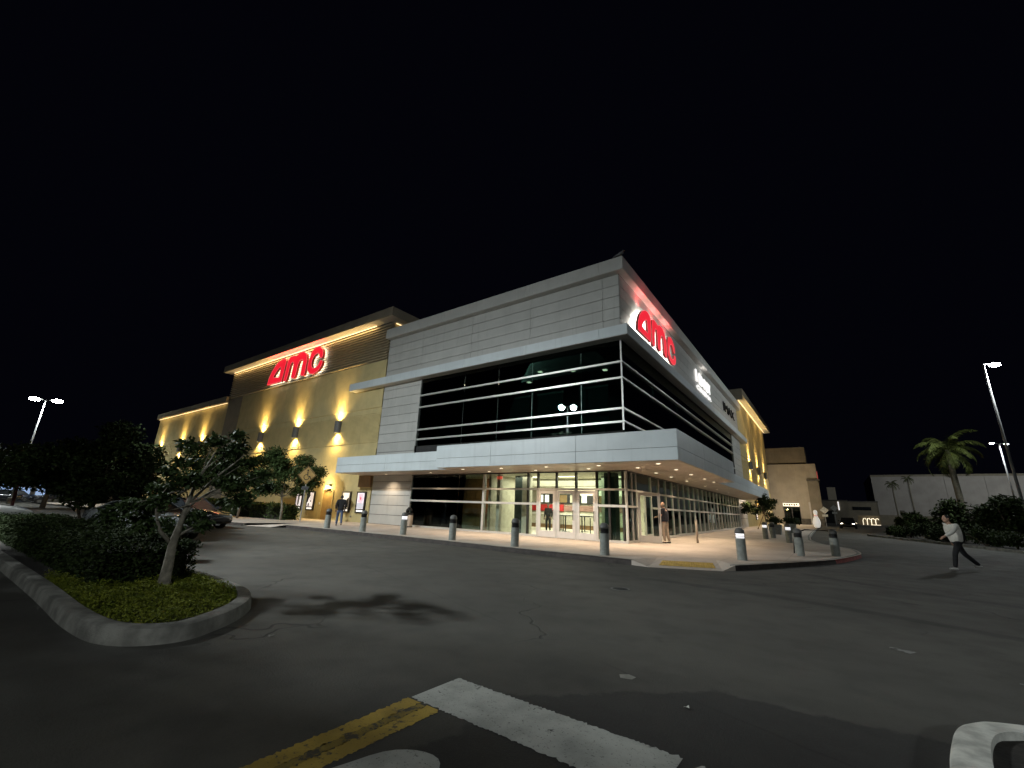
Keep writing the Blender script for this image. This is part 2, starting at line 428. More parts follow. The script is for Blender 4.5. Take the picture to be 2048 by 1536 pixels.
# --- sidewalk round the cinema
frontL = [(-17.24,-6.68), (-12,-6.6), (-8,-6.58), (-2,-6.72), (2.67,-6.70)]
nose = smooth_path([(5.25,-5.45), (6.64,-2.23), (7.6,.3), (8.25,2.9), (8.5,4.85), (8.2,7.7), (7.0,10.6), (6.45,14)], 4)
rightK = nose + [(6.2,20), (6.1,30), (6.1,44)]
ramp_in = [(2.9,-4.9), (4.45,-4.05)]
walk = [(-17.24,.0)] + frontL + ramp_in + rightK + [(6.1,66), (-.02,66), (-.02,.0)]
w = clean_poly(walk, .15, 'sidewalk', M['paving']); tag(w, kind='structure')
apron = MB(); apron.add([(-17.24,-6.68,.15),(-17.24,0,.15),(-19.6,0,.15),(-19.6,-4.2,.15),(-19.6,-7.9,.01),(-17.9,-7.2,.01)], [(0,1,2,3),(0,3,4,5)])
tag(apron.build('driveway_apron', M['paving']), kind='structure')
wl = clean_poly([(-19.6,-7.95),(-19.6,0),(-75,0),(-75,-9.4),(-22.7,-8.45)], .15, 'side_walkway', M['paving']); tag(wl, kind='structure')
rmp = MB(); RA, RB, RC, RD = Vector((2.90,-4.90,.150)), Vector((4.45,-4.05,.150)), Vector((3.2,-6.78,.010)), Vector((5.0,-5.88,.010))
def rp(u, v): return RC.lerp(RD, u).lerp(RA.lerp(RB, u), v)
for i in range(6):
    for k in range(6): rmp.add([rp(i/6,k/6), rp((i+1)/6,k/6), rp((i+1)/6,(k+1)/6), rp(i/6,(k+1)/6)], [(0,1,2,3)])
rmp.add([(2.67,-6.70,.15), RC, RA], [(0,1,2)]); rmp.add([RB, RD, (5.25,-5.45,.15)], [(0,1,2)])
rmp.add([(2.67,-6.71,0), (RC.x,RC.y,0), RC, (2.67,-6.71,.15)], [(0,1,2,3)]); rmp.add([(RD.x,RD.y,0), (5.25,-5.46,0), (5.25,-5.46,.15), RD], [(0,1,2,3)]); rmp.add([(RC.x,RC.y,0), (RD.x,RD.y,0), RD, RC], [(0,1,2,3)])
rm_o = rmp.build('kerb_ramp', M['paving'], fix=False); rm_o['kind'] = 'structure'
tp = MB()
def rpt(u, v): return rp(.12+.80*u, .16+.46*v)
tp.add([rpt(0,0)+Vector((0,0,.006)), rpt(1,0)+Vector((0,0,.006)), rpt(1,1)+Vector((0,0,.006)), rpt(0,1)+Vector((0,0,.006))], [(0,1,2,3)])
for i in range(22):
    for k in range(12):
        p = rpt((i+.5)/22, (k+.5)/12); tp.lathe([(.022,.006),(.016,.013),(0,.013)], 6, p)
tag(tp.build('tactile_paving', M['tactile']), 'yellow tactile mat with raised domes on the kerb ramp by the entrance', 'tactile paving')
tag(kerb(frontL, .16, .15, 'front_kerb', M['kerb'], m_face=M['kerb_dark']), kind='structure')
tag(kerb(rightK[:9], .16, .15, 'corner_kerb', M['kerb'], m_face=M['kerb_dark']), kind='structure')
tag(kerb(rightK[8:28], .16, .15, 'red_kerb', M['kerb'], m_face=M['kerb_red']), kind='structure')
tag(kerb(rightK[27:]+[(6.1,66)], .16, .15, 'side_kerb', M['kerb']), kind='structure')
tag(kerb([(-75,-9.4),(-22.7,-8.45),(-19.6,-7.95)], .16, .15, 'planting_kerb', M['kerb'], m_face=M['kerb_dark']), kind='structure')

# --- planted island by the camera
isl = smooth_path([(-14,-16.25),(-8,-16.25),(-2.74,-16.30),(-1.5,-16.28),(0.0,-16.36),(.75,-16.55),(1.3,-16.88),(1.75,-17.35),(1.98,-17.85),(1.62,-18.32),(.6,-18.46),(-2,-18.42),(-8,-18.4),(-14,-18.4)], 9)
isl_o = tag(kerb(isl, .19, .16, 'island_kerb', M['kerb'], side=-1), kind='structure')
inner = smooth_path([(-14,-16.46),(-8,-16.46),(-2.74,-16.5),(-1.5,-16.48),(-.05,-16.56),(.62,-16.73),(1.12,-17.02),(1.5,-17.42),(1.7,-17.8),(1.45,-18.1),(.6,-18.25),(-2,-18.22),(-8,-18.2),(-14,-18.2)], 9)
s_ = clean_poly(inner, .13, 'island_soil', M['soil']); tag(s_, kind='structure')

def pip(x, y, poly):
    c = False; n = len(poly)
    for i in range(n):
        x1, y1 = poly[i]; x2, y2 = poly[i-1]
        if (y1 > y) != (y2 > y) and x < (x2-x1)*(y-y1)/(y2-y1)+x1: c = not c
    return c
def leaves(name, pts, size, m, parent=None, up=.3, jit=.5, long=1.9, stuff=False):
    """one mesh of folded leaf faces at the given points"""
    n = len(pts); P = np.asarray(pts, float)
    d = np.random.normal(size=(n,3)); d[:,2] = d[:,2]*.6; d /= np.linalg.norm(d, axis=1)[:,None]
    nrm = np.random.normal(size=(n,3)); nrm[:,2] = np.abs(nrm[:,2]) + up*2; nrm -= d*(nrm*d).sum(1)[:,None]; nrm /= np.linalg.norm(nrm, axis=1)[:,None]
    sd = np.cross(d, nrm); s = size*(1-jit/2+jit*np.random.rand(n))[:,None]
    v = np.empty((n,4,3)); v[:,0] = P; v[:,2] = P + d*s*long - nrm*s*.25
    v[:,1] = P + d*s*long*.45 + sd*s*.5 + nrm*s*.12; v[:,3] = P + d*s*long*.45 - sd*s*.5 + nrm*s*.12
    me = bpy.data.meshes.new(name); me.vertices.add(n*4); me.vertices.foreach_set('co', v.reshape(-1))
    me.loops.add(n*4); me.loops.foreach_set('vertex_index', np.arange(n*4, dtype=np.int32))
    me.polygons.add(n); me.polygons.foreach_set('loop_start', np.arange(0, n*4, 4, dtype=np.int32))
    me.materials.append(m); me.update(calc_edges=True); me.validate()
    o = put(bpy.data.objects.new(name, me), parent)
    if stuff: o['kind'] = 'stuff'
    return o
# ground cover on the island
pts = []
while len(pts) < 42000:
    x = random.uniform(-2.6, 1.75); y = random.uniform(-18.3, -16.45)
    if pip(x, y, inner): pts.append((x, y, .13+random.random()**2*.075*(1+.8*math.sin(x*7)*math.cos(y*9))))
tag(leaves('ground_cover', pts, .017, M['cover'], up=.8), kind='stuff')

# --- corner island at the right of the camera
ris = smooth_path([(8.25,-17.6),(7.98,-16.5),(8.03,-15.95),(8.12,-15.45),(8.24,-15.17),(8.45,-15.0),(9.1,-14.78),(10.5,-14.45),(14,-13.6)], 9)
tag(kerb(ris, .20, .15, 'corner_island_kerb', M['kerb_white'], side=-1), kind='structure')
rin = [(8.44,-17.6),(8.17,-16.5),(8.21,-15.98),(8.28,-15.55),(8.37,-15.32),(8.52,-15.19),(9.16,-14.97),(10.56,-14.64),(14,-13.8),(14,-17.6)]
tag(clean_poly(rin, .11, 'corner_island_soil', M['soil']), kind='structure')

# --- road paint, 4 mm sheets with ragged edges
def paint(name, m, a, b, wdt, rag=.007, z=.004, label=None):
    a = Vector(a); b = Vector(b); d = (b-a); L = d.length; d.normalize(); nr = Vector((-d.y, d.x)); n = max(6, int(L/.016)); bb = MB(); v = []
    for i in range(n+1):
        p = a + d*(L*i/n)
        v += [(p.x+nr.x*(wdt/2+random.gauss(0,rag)), p.y+nr.y*(wdt/2+random.gauss(0,rag)), z), (p.x-nr.x*(wdt/2+random.gauss(0,rag)), p.y-nr.y*(wdt/2+random.gauss(0,rag)), z)]
    bb.add(v, [(2*i, 2*i+2, 2*i+3, 2*i+1) for i in range(n)])
    o = bb.build(name, m, fix=False); o['kind'] = 'structure'; return o
paint('stop_line', M['white_paint'], (4.80,-16.89), (6.72,-16.93), .54)
paint('stop_line', M['white_paint'], (6.80,-16.95), (8.0,-16.98), .46, .03)
paint('yellow_line', M['yellow_paint'], (4.855,-17.18), (4.855,-19.6), .135)
paint('yellow_line', M['yellow_paint'], (5.065,-17.18), (5.065,-19.6), .135)
paint('yellow_line', M['yellow_worn'], (4.96,-17.2), (4.96,-19.6), .075)
am = MB(); ap = smooth_path([(4.98,-18.7),(5.17,-18.12),(5.26,-17.8),(5.40,-17.66),(5.57,-17.64),(5.68,-17.78),(5.72,-18.1),(5.75,-18.7)], 3)
am.add([(x, y, .004) for x, y in ap], [tuple(range(len(ap)))[::-1]])
ao = am.build('road_arrow', M['white_paint']); ao['kind'] = 'structure'
pch = MB(); pp = [(5.86,-15.55),(5.93,-15.49),(6.01,-15.52),(6.0,-15.6),(5.9,-15.63)]
pch.add([(x, y, .004) for x, y in pp], [(0,1,2,3,4)]); po = pch.build('paint_chip', M['kerb']); po['kind'] = 'structure'
paint('lane_line', M['worn_line'], (8.05,-12.4), (8.25,-12.5), .10, .03)
paint('lane_line', M['worn_line'], (8.95,-13.1), (10.6,-13.85), .06, .02)
mh = thing('drain_cover', 'small round iron drain cover set in the asphalt before the entrance', 'drain cover', (4.04,-10.99,0))
mb = MB(); mb.lathe([(.0,.008),(.10,.008),(.105,.003),(.15,.003),(.155,-.02)], 20); mb.build('lid', M['blackm'], mh)
mb = MB(); mb.lathe([(.157,-.02),(.157,.006),(.19,.006),(.2,-.02)], 20); mb.build('ring', M['bollard_cap'], mh)

for x, y, r_, l in ((7.55,-16.35,.4,'crumpled pale paper scrap on the asphalt beside the white corner kerb'),(6.55,-15.9,1.7,'small pale paper scrap on the dark asphalt patch past the stop line'),(2.45,-17.1,2.2,'dry pale leaf on the asphalt off the near island kerb')):
    t = thing('paper_scrap' if 'paper' in l else 'dry_leaf', l, 'litter', (x,y,.004), r_)
    b = MB(); n = 7
    b.add([(0,0,.012)]+[(.035*math.cos(6.283*i/n)*random.uniform(.5,1.2), .028*math.sin(6.283*i/n)*random.uniform(.5,1.2), random.uniform(.0,.02)) for i in range(n)], [(0,i+1,(i+1)%n+1) for i in range(n)])
    b.build('sheet', M['kerb_white'] if 'paper' in l else M['kerb'], t)

# ================================================================== CINEMA BUILDING
B = thing('cinema_building', 'large cinema with grey panelled glass corner, tan stucco wings and lit entrance canopy', 'cinema')
UNIT = {}
def unit(m):
    if m.name not in UNIT:
        UNIT[m.name] = MB().box(-.5,.5,-.5,.5,-.5,.5).mesh('unit', m)
    return UNIT[m.name]
def bx(name, x0, x1, y0, y1, z0, z1, m, parent=B):
    """a box part that shares one unit mesh per material"""
    me = unit(m); o = bpy.data.objects.new(name, me); put(o, parent)
    pl = parent.location if parent is not None else Vector((0,0,0))
    o.location = Vector(((x0+x1)/2, (y0+y1)/2, (z0+z1)/2)) - (pl if parent is not None else Vector((0,0,0)))
    o.scale = (abs(x1-x0), abs(y1-y0), abs(z1-z0)); return o
def fr(u0, u1, o0, o1, z0, z1):   # front wall: u along x, o = distance out of the wall (towards -y)
    return (u0, u1, -o1, -o0, z0, z1)
def rt(u0, u1, o0, o1, z0, z1):   # right wall: u along y, o towards +x
    return (o0, o1, u0, u1, z0, z1)
W, L_END, GL0, RE, GR1 = .0, -18.9, -14.8, 36.4, 31.2

# backing walls
bx('backing_wall', -18.9, -.05, .03, .35, 10.1, 13.95, M['joint']); bx('backing_wall', -18.9, -14.86, .03, .35, .1, 10.1, M['joint'])
bx('backing_wall', -.35, -.03, .36, RE, 10.1, 13.95, M['joint']); bx('backing_wall', -.35, -.03, GR1+.06, RE, .3, 10.1, M['joint'])
bx('floor_slab', -14.84, -.12, .12, 31.2, 3.47, 5.35, M['joint']); bx('roof_slab', -18.85, -.36, .36, RE, 13.3, 13.9, M['joint'])
bx('ceiling_slab', -14.84, -.37, .37, 31.2, 9.95, 10.3, M['dark_room'])
bx('upper_back_wall', -14.8, -4.0, 7.0, 7.2, 5.36, 9.94, M['dark_room']); bx('upper_side_wall', -4.2, -4.0, 7.21, 31.2, 5.36, 9.94, M['dark_room'])
bx('upper_end_wall', -14.84, -14.82, .1, 7, 5.36, 9.94, M['dark_room']); bx('upper_end_wall', -4.0, -.1, 31.0, 31.2, 5.36, 9.94, M['dark_room'])
# grey wall panels: rows of 0.65 m on a 4.68 m module
def panels(conv, us, rows, name='wall_panel'):
    for zi in range(len(rows)-1):
        for ui in range(len(us)-1):
            j = random.uniform(-.003, .003)
            bx(name, *conv(us[ui]+.010, us[ui+1]-.010, -.03+j, .025+j, rows[zi]+.013, rows[zi+1]-.013), M['panel'])
panels(fr, [-18.9,-15.0,-10.3,-5.62,-.93,.02], [10.68,11.33,11.98,12.64,13.29,13.93])
panels(fr, [-18.9,-14.86], [3.46,4.3,5.07,5.74,6.41,7.08,7.74,8.41,9.08,9.74,10.09])
panels(fr, [-18.9,-14.86], [.16,.78,1.42,2.08,2.55,3.0,3.44])
panels(rt, [.03,4.6,9.28,13.96,18.64,23.3,28.0,32.7,36.4], [10.68,11.33,11.98,12.64,13.29,13.93])
panels(rt, [GR1+.06,36.4], [4.6,5.74,6.41,7.08,7.74,8.41,9.08,9.74,10.09])
panels(rt, [GR1+.06,33.8,36.4], [.45,1.42,2.55,3.44])
# roof fascia and soffit (overhang .43)
bx('roof_soffit', -18.9, .40, -.40, .0, 13.94, 14.0, M['soffit_white']); bx('roof_soffit', .03, .40, .002, 37.1, 13.94, 14.0, M['soffit_white'])
us = [-18.98,-15.1,-10.46,-5.79,-.95,.43]
for a, b in zip(us, us[1:]): bx('fascia_panel', a+.005, b-.005, -.43, -.402, 13.95, 14.7, M['panel'])
us = [-.40,4.2,8.9,13.6,18.3,23,27.7,32.4,37.1]
for a, b in zip(us, us[1:]): bx('fascia_panel', .402, .43, a+.005, b-.005, 13.95, 14.7, M['panel'])
bx('roof_deck', -18.97, .40, -.40, 37.1, 14.64, 14.68, M['joint'])
# cantilevered sign band (fin)
us = [-22.65,-19.6,-14.93,-10.31,-5.64,-.93,.60]
for a, b in zip(us, us[1:]): bx('band_panel', a+.008, b-.008, -.60, -.57, 10.12, 10.67, M['metal'])
us = [-.568,3.8,8.5,13.2,17.9,22.6,27.3,32.0,38.6]
for a, b in zip(us, us[1:]): bx('band_panel', .57, .60, a+.008, b-.008, 10.12, 10.67, M['metal'])
bx('band_core', -22.6, .568, -.568, .028, 10.1, 10.64, M['soffit_white']); bx('band_core', .03, .568, .03, 38.55, 10.1, 10.64, M['soffit_white'])
bx('band_end', -22.65, -22.61, -.57, -.002, 10.12, 10.67, M['metal'])
# upper glazing
zs_u = [5.37, 5.79, 6.46, 8.05, 8.90, 10.09]
ux = [GL0, -10.7, -7.9, -5.43, -2.3, -.06]
for a, b in zip(ux, ux[1:]):
    for z0, z1 in zip(zs_u, zs_u[1:]): bx('pane', a+.012, b-.012, .045, .06, z0, z1, M['glass_dark'])
uy = [.06, 5.2, 10.4, 15.6, 20.8, 26.0, GR1]
for a, b in zip(uy, uy[1:]):
    for z0, z1 in zip(zs_u, zs_u[1:]): bx('pane', -.06, -.045, a+.012, b-.012, z0, z1, M['glass_dark'])
for z in zs_u[1:5]:
    bx('mullion', GL0, .07, -.07, .042, z-.05, z+.05, M['alu']); bx('mullion', -.042, .07, .043, GR1, z-.05, z+.05, M['alu'])
bx('corner_post', -.035, .035, -.035, .035, 5.37, 10.09, M['alu']); bx('edge_post', GL0-.05, GL0+.02, -.05, .04, 5.37, 10.09, M['alu'])
for x in ux[1:5]: bx('inner_mullion', x-.035, x+.035, .065, .14, 5.37, 8.0, M['alu'])
for y in uy[1:6]: bx('inner_mullion', -.14, -.065, y-.035, y+.035, 5.37, 8.0, M['alu_dark'])
for k, x in enumerate((-13.2,-9.3,-6.6,-4.4,-1.7)):   # blinds headers inside the upper floor
    bx('blind_box', x-.9, x+.8, .35, .45, 7.82, 7.95, M['soffit_white']); bx('roller_blind', x-.88, x+.78, .39, .41, 5.5+.25*(k%3), 7.81, M['teal_blind'])
for k, y in enumerate((1.2,3.9,6.4,9.2,11.6,14.2,17.0,19.6,22.4,25.0,28.0)):
    bx('roller_blind', -.42, -.40, y, y+1.9, 5.5+.3*((k*2)%3), 7.81, M['teal_blind']); bx('blind_box', -.46, -.38, y-.05, y+1.95, 7.82, 7.93, M['soffit_white'])
for k, x in enumerate((-12.6,-10.2,-8.1,-6.2,-4.3,-2.5)):
    bx('upper_ceiling_lamp', x-.12, x+.12, 2.0+.8*(k%3), 2.24+.8*(k%3), 9.90, 9.94, M['E_down'])
# ---- canopy
def canopy_front(x0, x1, yo, zt, breaks, zj):
    for a, b in zip(breaks, breaks[1:]):
        for z0, z1 in ((3.44, zj), (zj, zt)): bx('canopy_panel', a+.009, b-.009, -yo, -yo+.03, z0+.008, z1-.008, M['metal'])
def canopy_right(y0, y1, xo, zt, breaks, zj):
    for a, b in zip(breaks, breaks[1:]):
        for z0, z1 in ((3.44, zj), (zj, zt)): bx('canopy_panel', xo-.03, xo, a+.009, b-.009, z0+.008, z1-.008, M['metal'])
canopy_front(-9.3, 3.35, 3.35, 4.62, [-9.3,-5.55,-.90,3.35], 3.93)
canopy_right(-3.318, 8.6, 3.35, 4.62, [-3.318,1.0,4.9,8.6], 3.93)
canopy_front(-20.0, -9.3, 2.4, 4.5, [-20.0,-14.75,-9.95,-9.3], 3.95)
canopy_right(8.6, 36.2, 2.4, 4.5, [8.6,13.2,17.9,22.6,27.3,32.0,36.2], 3.95)
bx('canopy_end', -20.0, -19.97, -2.368, -.004, 3.45, 4.49, M['metal']); bx('canopy_end', -9.3, -9.27, -3.318, -2.402, 3.45, 4.61, M['metal'])
bx('canopy_end', 2.402, 3.318, 8.57, 8.6, 3.45, 4.61, M['metal']); bx('canopy_end', .002, 2.368, 36.17, 36.2, 3.45, 4.49, M['metal'])
bx('canopy_core', -9.26, 3.315, -3.315, -.0, 3.47, 4.60, M['joint']); bx('canopy_core', .002, 3.315, .002, 8.565, 3.47, 4.60, M['joint'])
bx('canopy_core', -19.965, -9.305, -2.365, -.032, 3.47, 4.47, M['joint']); bx('canopy_core', .032, 2.365, 8.605, 36.165, 3.47, 4.47, M['joint'])
def sof(x0, x1, y0, y1):
    nx = max(1, round((x1-x0)/1.55)); ny = max(1, round((y1-y0)/1.55))
    for i in range(nx):
        for j in range(ny):
            bx('soffit_panel', x0+(x1-x0)*i/nx+.006, x0+(x1-x0)*(i+1)/nx-.006, y0+(y1-y0)*j/ny+.006, y0+(y1-y0)*(j+1)/ny-.006, 3.435, 3.462, M['soffit'])
sof(-9.26, 3.31, -3.31, .0); sof(.0, 3.31, .0, 8.56); sof(-19.96, -9.31, -2.36, -.03); sof(.03, 2.36, 8.61, 36.16)
# ---- ground floor glazing
ZT, ZR, ZB, ZG = 2.54, 1.78, .25, 3.44
gx = [GL0, -12.7, -10.6, -8.59, -7.3, -6.4, -5.52, -4.88]
for a, b in zip(gx, gx[1:]):
    for z0, z1 in ((ZB, ZR), (ZR, ZT), (ZT, ZG)): bx('pane', a+.01, b-.01, .045, .06, z0+.01, z1-.01, M['glass_green'] if a < -8.7 else M['glass'])
for a, b in ((-1.49,-.85),(-.85,-.06)):
    for z0, z1 in ((ZB, ZR), (ZR, ZT), (ZT, ZG)): bx('pane', a+.03, b-.03, .045, .06, z0+.01, z1-.01, M['glass_green'])
dx = [-4.88,-3.75,-2.62,-1.49]
for a, b in zip(dx, dx[1:]): bx('pane', a+.04, b-.04, .045, .06, ZT+.05, ZG, M['glass'])
bx('transom', GL0, .05, -.045, .04, ZT-.045, ZT+.045, M['alu']); bx('rail', GL0, -4.93, -.06, .042, ZR-.055, ZR+.055, M['alu']); bx('rail', -1.44, .05, -.06, .042, ZR-.055, ZR+.055, M['alu'])
bx('sill', GL0, -4.93, -.05, .08, .14, ZB, M['alu']); bx('sill', -1.44, .05, -.05, .08, .14, ZB, M['alu'])
bx('head_trim', GL0, .06, -.04, .09, ZG-.06, ZG-.002, M['alu_dark'])
bx('post', -8.66, -8.52, -.03, .15, .14, ZG-.07, M['alu'])
for x in (-5.52,-4.88,-3.75,-2.62,-1.49,-.85,-.16): bx('post', x-.045, x+.045, -.025, .12, .14, ZG-.07, M['alu_dark'] if x != -4.88 else M['alu_dark'])
for x in (-4.88,-3.75,-2.62,-1.49): bx('door_post', x-.06, x+.06, -.028, .1, .14, ZT-.05, M['alu'])
bx('corner_post', -.04, .05, -.04, .05, .14, ZG-.07, M['alu']); bx('edge_post', GL0-.05, GL0+.03, -.035, .05, .14, ZG-.07, M['alu'])
def leaf_door(name, parent, wd, h, loc, rz):
    d = bpy.data.objects.new(name, MB().box(0,.12,-.022,.022,0,h).box(wd-.12,wd,-.022,.022,0,h).box(.12,wd-.12,-.022,.022,0,.30).box(.12,wd-.12,-.022,.022,h-.14,h).mesh('door_frame', M['door']))
    put(d, parent); d.location = loc; d.rotation_euler = (0,0,rz)
    bx_ = MB().box(.13,wd-.13,-.006,.006,.31,h-.15).build('door_glass', M['glass'], d)
    MB().tube([(wd-.07,-.03,.88),(wd-.07,-.085,.90),(wd-.07,-.085,1.32),(wd-.07,-.03,1.34)], .014, 8).build('door_handle', M['blackm'], d)
    return d
for a, b in zip(dx, dx[1:]): leaf_door('door', B, (b-a)-.14, ZT-.25, (a+.07,.0,.17), 0)
# right side ground glazing
ry = [.06,.78,1.35,3.6] + [3.6+1.32*i for i in range(1,21)] + [GR1]
for a, b in zip(ry, ry[1:]):
    if abs(a-1.35) < .01:
        bx('pane', -.06, -.045, a+.04, b-.04, ZT+.05, ZG, M['glass_green']); continue
    zb = .17+G(a)+.08
    for z0, z1 in ((zb, ZR), (ZR, ZT), (ZT, ZG)): bx('pane', -.06, -.045, a+.01, b-.01, z0+.01, z1-.01, M['glass_green'])
for y in ry[1:-1]: bx('post', -.06, .012, y-.03, y+.03, .14, ZG-.07, M['alu'])
for a, b in ((.06,1.35),(3.6,GR1)):
    bx('rail', -.042, .06, a, b, ZR-.05, ZR+.05, M['alu'])
    for i in range(6):
        y0 = a+(b-a)*i/6; y1 = a+(b-a)*(i+1)/6; bx('sill', -.08, .05, y0, y1, .1+G(y0), .25+G(y1), M['alu'])
bx('transom', -.04, .045, .06, GR1, ZT-.045, ZT+.045, M['alu']); bx('head_trim', -.09, .04, .1, GR1, ZG-.06, ZG-.002, M['alu_dark'])
bx('edge_post', -.05, .05, GR1-.03, GR1+.05, .4, ZG-.07, M['alu'])
leaf_door('open_door', B, 1.05, ZT-.25, (.02,1.42,.18), R(14))
leaf_door('door', B, 1.05, ZT-.25, (.0,3.55,.19), R(-90))
# ---- lobby inside
bx('lobby_floor', -14.8, -.12, .12, 31, .10, .16, M['lobby_floor']); bx('lobby_ceiling', -14.8, -.12, .12, 31, 3.40, 3.465, M['lobby_ceil'])
bx('lobby_partition', -8.62, -8.45, .5, 3.6, .16, 3.4, M['lobby_wall']); bx('lobby_back_wall', -14.8, -2.5, 14.0, 14.2, .16, 3.4, M['lobby_wall'])
bx('red_wall_band', -14.7, -11.0, 13.85, 13.99, 1.45, 2.0, M['red']); bx('rose_wall_band', -10.9, -4.5, 13.87, 13.99, 1.5, 1.95, M['rose'])
bx('lobby_back_wall', -14.8, -8.63, 3.4, 3.6, .16, 3.4, M['brown2']); bx('lobby_side_wall', -4.2, -4.0, 14.3, 31, .16, 3.4, M['lobby_wall'])
bx('lobby_left_wall', -14.84, -14.81, .12, 14, .1, 3.47, M['dark_room']); bx('orange_wall', -10.1, -8.75, 3.2, 3.38, 1.6, 3.38, M['orange'])
bx('ceiling_beam', -8.4, -.3, 4.3, 4.9, 2.95, 3.39, M['lobby_col']); bx('ceiling_beam', -8.4, -.3, 8.3, 8.8, 2.9, 3.39, M['lobby_wall']); bx('ceiling_beam', -8.4, -2.6, 11.9, 12.2, 2.7, 3.39, M['lobby_col'])
for x, y, wd, m in ((-7.9,.5,.22,'lobby_col'),(-6.55,1.3,.42,'lobby_col'),(-7.25,1.6,.5,'green_drape'),(-5.95,.7,.16,'lobby_col'),(-1.15,.75,.55,'green_drape'),(-2.2,2.6,.42,'lobby_col'),(-.45,1.7,.3,'lobby_col'),(-3.6,6.3,.4,'lobby_col'),(-2.3,9.5,.4,'lobby_col')):
    bx('lobby_column', x-wd/2, x+wd/2, y, y+wd, .16, 3.39, M[m])
for k in range(7): bx('lobby_column', -1.9, -1.6, 5.0+3.2*k, 5.3+3.2*k, .16, 3.39, M['green_drape' if k % 2 else 'lobby_col'])
for x, y in ((-7,2.5),(-4.5,2.5),(-2,3.2),(-6.5,6.8),(-3.8,7),(-6,10.4),(-3.5,10.6),(-2.8,13)):
    bx('lobby_lamp', x-.5, x+.5, y-.12, y+.12, 3.37, 3.395, M['E_lobby'])
bx('lobby_lamp', -9.6, -8.9, 1.9, 2.0, 3.37, 3.395, M['E_lobby'])
for x in (-13.6,-12.2,-11.0): bx('bar_shelf', x-.5, x+.5, 3.1, 3.38, 1.1, 1.16, M['wood'])
light('upper_light', 'AREA', (-6,1.6,9.8), 110, (.9,1,.9), B, aim=(0,0,-1), size=(9,3)); light('upper_light', 'AREA', (-2,16,9.8), 40, (.9,1,.9), B, aim=(0,0,-1), size=(2,20))
light('lobby_light', 'AREA', (-4.8,5.0,3.3), 1000, (1,.94,.74), B, aim=(0,0,-1), size=(6.5,8)); light('lobby_light', 'AREA', (-1.6,18,3.3), 520, (1,.9,.7), B, aim=(0,0,-1), size=(1.5,20))
light('lobby_light', 'AREA', (-8.5,11.2,3.3), 950, (1,.94,.74), B, aim=(0,0,-1), size=(8,3)); light('bar_light', 'AREA', (-10.6,1.6,3.2), 45, (1,.62,.4), B, aim=(0,.3,-1), size=(3,.6))
bx('exit_lamp', -8.05, -7.65, .5, .55, 3.12, 3.28, M['E_exit'])

ct = thing('concession_counter', 'long low counter with a pale top at the back of the lit lobby', 'counter', (-9.0,11.2,.16))
MB().box(-4.5,4.2,0,.7,.0,.3).build('base', M['brown2'], ct); MB().box(-4.5,4.2,-.05,.0,.31,1.02).build('front_panel', M['lobby_col'], ct); MB().box(-4.55,4.25,-.1,.75,1.03,1.10).build('worktop', M['soffit_white'], ct)
mbd = thing('menu_board', 'row of lit white menu boards above the red band of the lobby', 'menu board', (-9.5,13.8,2.1))
MB().box(-4.2,4.6,0,.1,0,.78).build('case', M['black'], mbd)
for a, b, m in ((-4.1,-3.5,'E_menu'),(-3.3,-2.9,'E_menu'),(-2.5,-1.1,'brown'),(-.8,.1,'lobby_wall'),(.3,.75,'E_menu'),(1.4,2.9,'brown2'),(3.2,4.4,'lobby_wall')): MB().box(a,b,-.02,-.001,.08,.70).build('screen', M[m], mbd)
for k, (x, y) in enumerate(((-6.7,6.4),(-5.3,6.0),(-6.2,8.2))):
    tb = thing('lobby_table', ['tall dark table in the lobby behind the second door','tall dark table in the lobby behind the third door','tall dark table deep in the lobby'][k], 'table', (x,y,.16))
    MB().box(-.4,.4,-.4,.4,1.0,1.05).build('tabletop', M['black'], tb); MB().tube([(0,0,.02),(0,0,1)], .04).build('stem', M['black'], tb); MB().lathe([(0,0),(.28,0),(.28,.02),(.04,.04)], 16).build('base', M['black'], tb)

sq0 = thing('queue_post', 'slim black queue post in the lobby behind the doors', 'queue post', (0,0,0), 0, 'queue posts in the lobby')
MB().lathe([(0,0),(.17,0),(.16,.03),(.03,.05)], 14).build('base', M['black'], sq0); MB().tube([(0,0,.04),(0,0,.95)], .028, 8).build('stem', M['black'], sq0); MB().lathe([(.035,.93),(.035,1.0),(0,1.01)], 10).build('top', M['chrome'], sq0)
for i, (x, y) in enumerate(((-5.0,4.2),(-6.1,4.6),(-7.4,7.4),(-4.2,4.9),(-8.2,8.6))):
    if i == 0: sq0.location = (x,y,.16)
    else: dup(sq0, (x,y,.16), 0)

